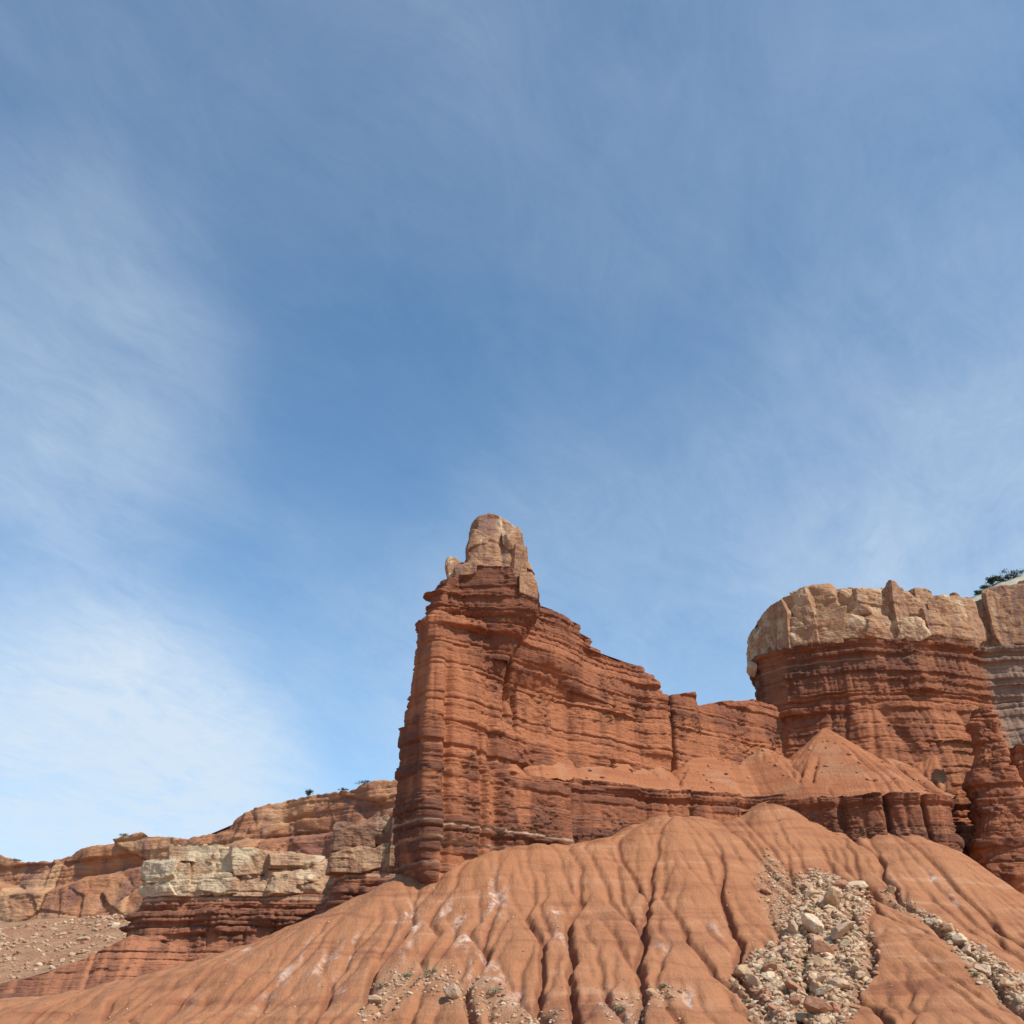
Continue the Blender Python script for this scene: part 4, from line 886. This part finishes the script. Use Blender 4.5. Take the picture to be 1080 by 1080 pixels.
def far_rel(x, y, z):
    hgt = np.interp(x, pts[:, 0], pts[:, 2]); q = z / hgt
    v, b, t = cells(x * .016 + .010 * z, y * .014, z * .022 - .006 * x); v2, b2, t2 = cells(x * .05 + .03 * z, y * .05, z * .045)
    d = .13 * fold(x, y, z, 4, 70., 5) + .07 * fold(x, y, z, 4, 22., 8) + (v - .5) * 4 + t * 3 + (v2 - .5) * 1.6 + t2 * 1.5 - 1.5 * (1 - sstep(0, .05, b)) - .8 * (1 - sstep(0, .06, b2)) + 4 * fbm(x * .015, y * .015, z * .008, 2) + .8 * fbm(x * .12, y * .12, z * .16, 4)
    dl, tl, _, _ = ST_thick(x * .3, y * .3, z * .45)
    d = d * (1 - .5 * sstep(.80, 1, q)) - 34 * q + 12 + 2.2 * dl * sstep(.80, .9, q) - 7 * sstep(.86, .90, q)
    tone = .5 + (v - .5) * .6 + (v2 - .5) * .35; return d, tone, .35 + .5 * (v2 > .6)
M_far = bpy.data.materials.new('orange_sandstone'); 
def m_far():
    m, t, b = mat_base('orange_sandstone'); p = pos(t); tone, varn = attr(t, 'tone'), attr(t, 'wash')
    n1 = noise(t, mapping(t, p, (.03, .03, .05)), 1.0, 8, .62, .6)
    v = Mth(t, 'ADD', Mth(t, 'MULTIPLY', tone, .5), Mth(t, 'MULTIPLY', n1, .6))
    c = ramp(t, v, [(.32, (.31, .135, .082)), (.45, (.44, .185, .092)), (.58, (.52, .245, .12)), (.72, (.58, .32, .165))])
    st = noise(t, mapping(t, p, (.09, .09, .012)), 1.0, 6, .6)
    c = mixc(t, Mth(t, 'MULTIPLY', ramp(t, st, [(.48, 0.), (.60, .8)]), varn), c, (.23, .12, .10))
    ln = noise(t, mapping(t, p, (.02, .02, .35), rot=(0, .12, 0)), 1.0, 6, .65)
    c = mixc(t, 1.0, c, ramp(t, ln, [(.3, .78), (.7, 1.18)]), 'MULTIPLY')
    t.links.new(c, b.inputs['Base Color'])
    bump(t, b, Mth(t, 'ADD', noise(t, mapping(t, p, (.12, .12, .3)), 1.0, 9, .65), Mth(t, 'MULTIPLY', ln, .3)), 4.5, .75); return m
M_far = m_far()
fw = loft('rock_wall', XYf, Zf, np.broadcast_to(nfm[None], XYf.shape).copy(), far_rel, M_far, far)
FV = np.empty(len(fw.data.vertices) * 3, np.float32); fw.data.vertices.foreach_get('co', FV); FV = FV.reshape(-1, 3) + np.array(far.location, np.float32) + np.array(fw.location, np.float32)
# pale cap ledges on the far skyline (right part)
def ftal(x, y):
    base = np.interp(x, [-420, -330, -270, -200, -100], [60, 62, 66, 66, 60]); ty = np.interp(x, [-420, -250, -100], [690, 640, 590])
    z = base + 16 - .42 * (ty - y) + 1.5 * fbm(x * .03, y * .03, 3., 4); return np.minimum(z, base + 22)
M_ftal = m_simple('rubble_slope_soil', (.34, .15, .08), (.42, .24, .135), .16, (.50, .38, .25), bd=2.5)
apron_obj('talus_slope', 'pale boulder strewn slope below the far sandstone cliff', 'slope', -520, -90, 480, 690, 1.6, ftal, M_ftal)

# ---------------------------------------------------------------- loose rocks
def rock_shape(V, r, npl=11, rough=.03):
    n = r.normal(size=(npl, 3)); n /= np.linalg.norm(n, axis=1, keepdims=True); d = .55 + .35 * r.random(npl)
    dot = V @ n.T; rad = np.where(dot > .05, d / np.maximum(dot, .05), 9).min(1); rad = np.minimum(rad, 1.05)
    q = V * rad[:, None]
    if rough: q = q * (1 + rough * fbm(q[:, 0] * 3, q[:, 1] * 3, q[:, 2] * 3 + r.random() * 50, 3))[:, None]
    return q
def rotm(r, tilt=.5):
    a, b, c = r.random() * 6.283, (r.random() - .5) * 2 * tilt, (r.random() - .5) * 2 * tilt
    Rz = np.array([[math.cos(a), -math.sin(a), 0], [math.sin(a), math.cos(a), 0], [0, 0, 1]])
    Rx = np.array([[1, 0, 0], [0, math.cos(b), -math.sin(b)], [0, math.sin(b), math.cos(b)]])
    Ry = np.array([[math.cos(c), 0, math.sin(c)], [0, 1, 0], [-math.sin(c), 0, math.cos(c)]])
    return Rx @ Ry @ Rz
ROCKC = {'pale': ((.41, .235, .13), (.53, .35, .205)), 'cream': ((.50, .34, .21), (.64, .49, .33)), 'brown': ((.30, .14, .08), (.42, .21, .12)), 'tan': ((.40, .25, .155), (.52, .35, .225)), 'grey': ((.34, .235, .15), (.43, .32, .20))}
M_rock = {k: m_simple(k + '_sandstone', a, b, 1.1, bd=.12) for k, (a, b) in ROCKC.items()}
lib = {}
r = np.random.default_rng(21)
def big_rock(px, py, wpx, hpx, colr, label, tilt=.25, group=None, pos_=None, sink=.3, ang=None):
    q = hit(px, py + hpx * .3, GH); sc_ = q[1] / f_px / .97
    wd, ht = wpx * sc_ / 2, hpx * sc_ / 2
    shp = rock_shape(IV3, r, 12, .05) * 1.25; A = rotm(r, tilt)
    shp = shp * np.array([wd, (wd + ht) * .55, ht])
    a = tilt * (r.random() - .5) * 2 if ang is None else ang
    Ry = np.array([[math.cos(a), 0, math.sin(a)], [0, 1, 0], [-math.sin(a), 0, math.cos(a)]]); shp = shp @ Ry.T
    zb = float(GH(q[0], q[1])); base = shp[:, 2].min()
    o = mesh_obj('boulder', shp + np.array([q[0], q[1], zb - base * (1 - sink)]), IF3, M_rock[colr], None, smooth=False, origin=(q[0], q[1], zb))
    return tag(o, label, 'boulder', group)
BG = 'large boulders in the rubble field'
for a in [
 (906, 936, 21, 8, 'cream', 'long flat cream slab at the upper right tip of the rubble field'),
 (888, 935, 14, 8, 'brown', 'brown wedge slab touching the left end of the long cream slab'),
 (879, 951, 18, 18, 'pale', 'largest pale square-faced block near the top of the rubble field'),
 (875, 966, 14, 10, 'pale', 'pale rounded block just below the large square-faced block'),
 (860, 981, 22, 12, 'cream', 'cream slab tilted steeply down to the right in mid rubble field', .2, BG, None, .2, .75),
 (888, 987, 26, 9, 'tan', 'long reddish tan slab tilted up to the right in mid rubble field', .1, BG, None, .2, -.42),
 (857, 945, 13, 8, 'pale', 'small pale slab at the upper left of the rubble field'),
 (869, 1003, 18, 13, 'brown', 'brown block with a dark shaded side below the two tilted slabs'),
 (784, 1028, 17, 11, 'pale', 'pale boulder standing out on red clay at the far left of the rubble'),
 (794, 1037, 12, 8, 'tan', 'tan boulder leaning against the pale one at the far left of the rubble', .2, BG, None, .2, .7),
 (811, 1032, 14, 8, 'cream', 'whitest flat stone low on the left of the rubble field'),
 (862, 1064, 25, 15, 'brown', 'largest reddish brown block at the bottom of the rubble field'),
 (842, 1076, 22, 9, 'pale', 'pale flat slab at the very bottom edge of the rubble field'),
 (881, 1067, 11, 12, 'brown', 'brown upright stone right of the large reddish block'),
 (840, 1058, 9, 10, 'brown', 'dark brown stone left of the large reddish block'),
 (824, 1003, 13, 8, 'cream', 'cream block at the left corner of the mid rubble field'),
 (812, 1022, 14, 7, 'brown', 'flat dark brown slab above the whitest stone'),
 (907, 1030, 11, 8, 'tan', 'tan stone at the right edge of the rubble field'),
 (837, 981, 11, 13, 'tan', 'tan upright block at the upper left margin beside the clay rib'),
 (884, 1040, 20, 8, 'tan', 'tan wide slab lying right of centre in the lower rubble'),
 (836, 1043, 17, 9, 'brown', 'brown slanting slab left of centre in the lower rubble', .2, BG, None, .2, .6),
 (941, 940, 7, 8, 'pale', 'lone pale boulder in the gully right of the rubble field'),
 (983, 974, 15, 8, 'cream', 'cream boulder at the upper end of the right hand boulder channel'),
 (1000, 981, 12, 7, 'pale', 'pale stone just below the upper end of the right hand channel'),
 (1015, 994, 13, 9, 'cream', 'white topped boulder in the middle of the right hand channel'),
 (1042, 1029, 15, 13, 'cream', 'largest round cream boulder in the right hand channel'),
 (1063, 1040, 12, 9, 'pale', 'pale boulder at the lower right end of the right hand channel'),
 (1022, 1007, 10, 8, 'tan', 'tan boulder above the largest round cream boulder'),
 (478, 1049, 13, 11, 'tan', 'lone tan boulder in the gully low in the centre left of the slope'),
 (686, 1049, 9, 6, 'pale', 'lone pale stone low on the slope between two ribs'),
 (397, 1056, 14, 8, 'tan', 'lone tan slab low on the slope left of the tower'),
 (808, 941, 10, 6, 'brown', 'small dark brown block on the rib above the rubble field'),
]: 
    if len(a) == 6: a = a + (.25, BG)
    big_rock(*a)
# many medium boulders, individually linked from a small library of shapes
shapes = []
for k in range(14):
    for cn in ('pale', 'cream', 'brown', 'tan', 'grey'):
        if (k + len(cn)) % 2: continue
        sh = rock_shape(IV1 if False else icos(2)[0], r, 10, .06) if k < 1 else rock_shape(IV3, r, 10, .06)
        o_me = bpy.data.meshes.new('boulder'); o_me.from_pydata((sh * np.array([1.25, 1., .75])).tolist(), [], (IF3 if k >= 1 else icos(2)[1]).tolist()); o_me.materials.append(M_rock[cn]); shapes.append((cn, o_me))
LAB = {'pale': 'pale sandstone boulder', 'cream': 'cream sandstone boulder', 'brown': 'reddish brown boulder', 'tan': 'tan sandstone boulder', 'grey': 'grey green boulder'}
def scatter(mask, n, smin, smax, where, group):
    yy, xx = np.nonzero(mask > .6); vis_ = YY[yy, xx] > 150; yy, xx = yy[vis_], xx[vis_]
    for k in range(n):
        i = r.integers(len(yy)); x, y = XX[yy[i], xx[i]] + r.random() * .3, YY[yy[i], xx[i]] + r.random() * .3
        cn, me_ = shapes[r.integers(len(shapes))]
        if cn == 'brown' and r.random() < .4: cn, me_ = shapes[r.integers(len(shapes))]
        s_ = smin + (smax - smin) * r.random() ** 2.2
        o = bpy.data.objects.new('boulder', me_); C.objects.link(o)
        o.location = (x, y, float(GH(x, y)) + s_ * .25); o.scale = (s_ * (.8 + .7 * r.random()), s_ * (.8 + .5 * r.random()), s_ * (.6 + .5 * r.random()))
        o.rotation_euler = ((r.random() - .5) * 1.2, (r.random() - .5) * 1.2, r.random() * 6.28)
        tag(o, LAB[cn] + ' ' + where, 'boulder', LAB[cn] + 's ' + where)
scatter(masks[0], 190, .32, 1.0, 'among the rubble of the main field', '')
scatter(masks[1], 60, .3, .85, 'in the right hand boulder channel', '')
# rubble too small to count
def rubble(name, parts, label, mats):
    Vs, Fs, mi, n0 = [], [], [], 0
    base = [rock_shape(IV1, r, 8, 0) for _ in range(12)]
    for mask, n, a, b_, thr in parts:
        yy, xx = np.nonzero(mask > thr); wgt = mask[yy, xx]; vis_ = YY[yy, xx] > 148; yy, xx, wgt = yy[vis_], xx[vis_], wgt[vis_]
        idx = r.choice(len(yy), n, p=wgt / wgt.sum())
        x = XX[yy[idx], xx[idx]] + r.random(n) * .3; y = YY[yy[idx], xx[idx]] + r.random(n) * .3; z = GH(x, y)
        s_ = a + (b_ - a) * r.random(n) ** 3
        for k in range(n):
            q = base[r.integers(12)] * s_[k] * np.array([1 + r.random() * .8, 1., .55 + .4 * r.random()]) @ rotm(r, .7).T
            Vs.append(q + np.array([x[k], y[k], z[k] + s_[k] * .12])); Fs.append(IF1 + n0); n0 += len(q); mi.append(np.full(len(IF1), r.choice(5, p=[.3, .16, .16, .28, .10])))
    o = mesh_obj(name, np.vstack(Vs), np.vstack(Fs), mats[0], None, smooth=False)
    for m in mats[1:]: o.data.materials.append(m)
    o.data.polygons.foreach_set('material_index', np.concatenate(mi).astype(np.int32))
    return tag(o, label, 'rubble', kind='stuff')
rubble('rubble', [(masks[0], 9500, .07, .55, .04), (masks[1], 2000, .08, .5, .04), (masks[2], 1300, .05, .3, .05), (masks[3], 900, .06, .35, .1), (masks[4], 250, .06, .3, .1), (masks[5], 200, .06, .3, .1), (rub * 0 + (YY > 150) * .2 * np.exp(-dmin / 1.5), 900, .05, .2, .02)],
       'broken pale and tan stones filling the hollows of the clay slope', [M_rock[k] for k in ('pale', 'cream', 'brown', 'tan', 'grey')])

n = 900; x = 4 + 90 * r.random(n); y = 214 + 44 * r.random(n); zb_ = bil(Zb, -7., 212., .28, .28, x, y); yfr = np.interp(x, [3, 12.3, 25.3, 38, 48.6, 54, 62.5, 76, 88.5, 95], [213, 219.5, 227.4, 232.4, 235.2, 237.4, 231.6, 228.4, 227.6, 228.4])
Vs, Fs, k2 = [], [], 0
for k in range(n):
    if y[k] < yfr[k] + 1.2 or y[k] > yfr[k] + 24: continue
    q = rock_shape(IV1, r, 7, 0) * (.07 + .5 * r.random() ** 5) * np.array([1.3, 1., .7]) @ rotm(r, .5).T; Vs.append(q + np.array([x[k], y[k], zb_[k] + .03])); Fs.append(IF1 + k2); k2 += len(q)
tag(mesh_obj('rubble', np.vstack(Vs), np.vstack(Fs), M_rock['brown'], None, smooth=False), 'small brown stones lying on the clay cones of the bench', 'rubble', kind='stuff')
# stones on the far slope
n = 4200; x = -330 + 210 * r.random(n); y = 500 + 150 * r.random(n) ** .6; z = ftal(x, y); Vs, Fs, mi = [], [], []
for k in range(n):
    q = rock_shape(IV1, r, 7, 0) * (.22 + 1.5 * r.random() ** 7) * np.array([1.4, 1., .7]) @ rotm(r, .5).T; Vs.append(q + np.array([x[k], y[k], z[k] + .2])); Fs.append(IF1 + k * len(q)); mi.append(np.full(len(IF1), r.choice(5, p=[.3, .12, .12, .36, .10])))
M_tc = m_simple('ochre_stone', (.36, .20, .12), (.46, .30, .19), .6, bd=.3)
fr_ = mesh_obj('rubble', np.vstack(Vs), np.vstack(Fs), M_tc, None, smooth=False)
for k in ('cream', 'brown', 'tan', 'grey'): fr_.data.materials.append(M_rock[k])
fr_.data.polygons.foreach_set('material_index', np.concatenate(mi).astype(np.int32))
tag(fr_, 'pale stones strewn over the slope below the far cliff', 'rubble', kind='stuff')
# perched boulder at the mesa's left corner
p = at(793, 706, 270.)
sh = rock_shape(IV3, r, 14, .05) * np.array([1.9, 2.0, 2.4])
o = mesh_obj('boulder', sh + p, IF3, M_rock['tan'], None, smooth=False, origin=p)
tag(o, 'round boulder jutting out from the left edge of the mesa under its caprock', 'boulder')

# ---------------------------------------------------------------- shrubs and junipers on the skylines
M_leaf = m_simple('juniper_leaf', (.035, .05, .025), (.07, .085, .04), 2., bd=.02)
M_bark = m_simple('juniper_bark', (.12, .09, .07), (.20, .15, .11), 3., bd=.02)
M_sage = m_simple('sage_leaf', (.16, .17, .09), (.26, .26, .15), 3., bd=.02)
def juniper(base_, h, wd, label, n=900, name='juniper', ml=None, grp='junipers on the skyline'):
    rt = empty(name, tuple(base_), label=label, cat='tree' if h > 2 else 'shrub', group=grp)
    b = np.array(base_); cl = r.normal(size=(9, 3)) * np.array([wd * .28, wd * .25, h * .16]) + np.array([0, 0, h * .6])
    ci = r.integers(9, size=n); c = b + cl[ci] + r.normal(size=(n, 3)) * np.array([wd * .13, wd * .13, h * .11])
    sz = h * .035 + .05; a = r.normal(size=(n, 3)); a /= np.linalg.norm(a, axis=1, keepdims=True); bb = np.cross(a, r.normal(size=(n, 3))); bb /= np.linalg.norm(bb, axis=1, keepdims=True)
    Vv = np.stack([c - a * sz * 1.6, c + bb * sz, c + a * sz * 1.6, c - bb * sz], 1).reshape(-1, 3)
    mesh_obj('crown', Vv, np.arange(n * 4).reshape(-1, 4), ml or M_leaf, rt, smooth=False)
    vs, fs_ = [], []; k0 = 0
    for e in [np.array([0, 0, h * .55])] + [cl[i] for i in range(5)]:
        p0, p1 = b - np.array([0, 0, .4]), b + e; st_ = b + np.array([0, 0, h * .25]) if e is not None and len(vs) else p0
        for (pp_, rr_) in ((st_, .05 * h), (p1, .015 * h)):
            for q in range(6): vs.append(pp_ + rr_ * np.array([math.cos(q * 1.047), math.sin(q * 1.047), 0]))
        fs_ += [(k0 + q, k0 + (q + 1) % 6, k0 + 6 + (q + 1) % 6, k0 + 6 + q) for q in range(6)]; k0 += 12
    mesh_obj('trunk', np.array(vs), np.array(fs_), M_bark, rt, smooth=True)
def hill_z(x, y): return float(bil(Zh, 100., 278., 1., 1., np.array(float(x)), np.array(float(y))))
for px, h, wd, lab in [(1045, 3.0, 3.2, 'tallest dark juniper on the rise behind the mesa'), (1036, 1.8, 3.0, 'low dark shrub left of the tallest juniper, down the rise'), (1054, 1.5, 3.4, 'low spreading shrub right of the tallest juniper'), (1073, 1.7, 4.6, 'wide dark shrub on the crest at the right edge'), (1064, 1.0, 2.4, 'small shrub between the two wide skyline shrubs'), (1030, 1.2, 2.2, 'lowest small shrub at the foot of the rise')]:
    Yj = 284.; x = at(px, 612, Yj)[0]; juniper((x, Yj, hill_z(x, Yj) - .1), h, wd, lab, 700)
for px, py, h, wd, lab in [(323, 832, 5., 4.5, 'lone dark tree on the skyline of the far sandstone cliff'), (386, 819.5, 2.6, 7., 'low dark shrub on the far skyline close to the tower'), (20, 906, 2.4, 6, 'small dark shrub on the far skyline at the left edge'), (129, 877, 2.6, 6., 'dark shrub on the far skyline above the left cliffs'), (365, 821, 2., 4., 'tiny dark shrub left of the low shrub near the tower')]:
    vx = FV[:, 0] / FV[:, 1]; m_ = np.abs(540 + f_px * vx * raydir(px, py)[1] - px) < 2.5; cand = FV[m_]
    p = cand[np.argmax((cand[:, 2] - 1.7) / cand[:, 1])]
    juniper((p[0], p[1] + .5, p[2] - .6), h, wd, lab, 500)

for k, (px, py) in enumerate([(846, 992), (832, 1018), (858, 960), (872, 1022), (838, 1030), (820, 930), (1030, 1030), (1052, 1042), (403, 1042), (428, 1032), (455, 1028), (790, 1058), (700, 1042), (655, 1068), (520, 1050), (1003, 992)]):
    q = hit(px, py, GH); hh_ = .45 + .4 * r.random()
    juniper((q[0], q[1], float(GH(q[0], q[1]))), hh_, hh_ * 1.9, 'small grey green desert shrub growing between stones on the clay slope', 160, 'desert_shrub', M_sage, 'shrubs among the rubble')
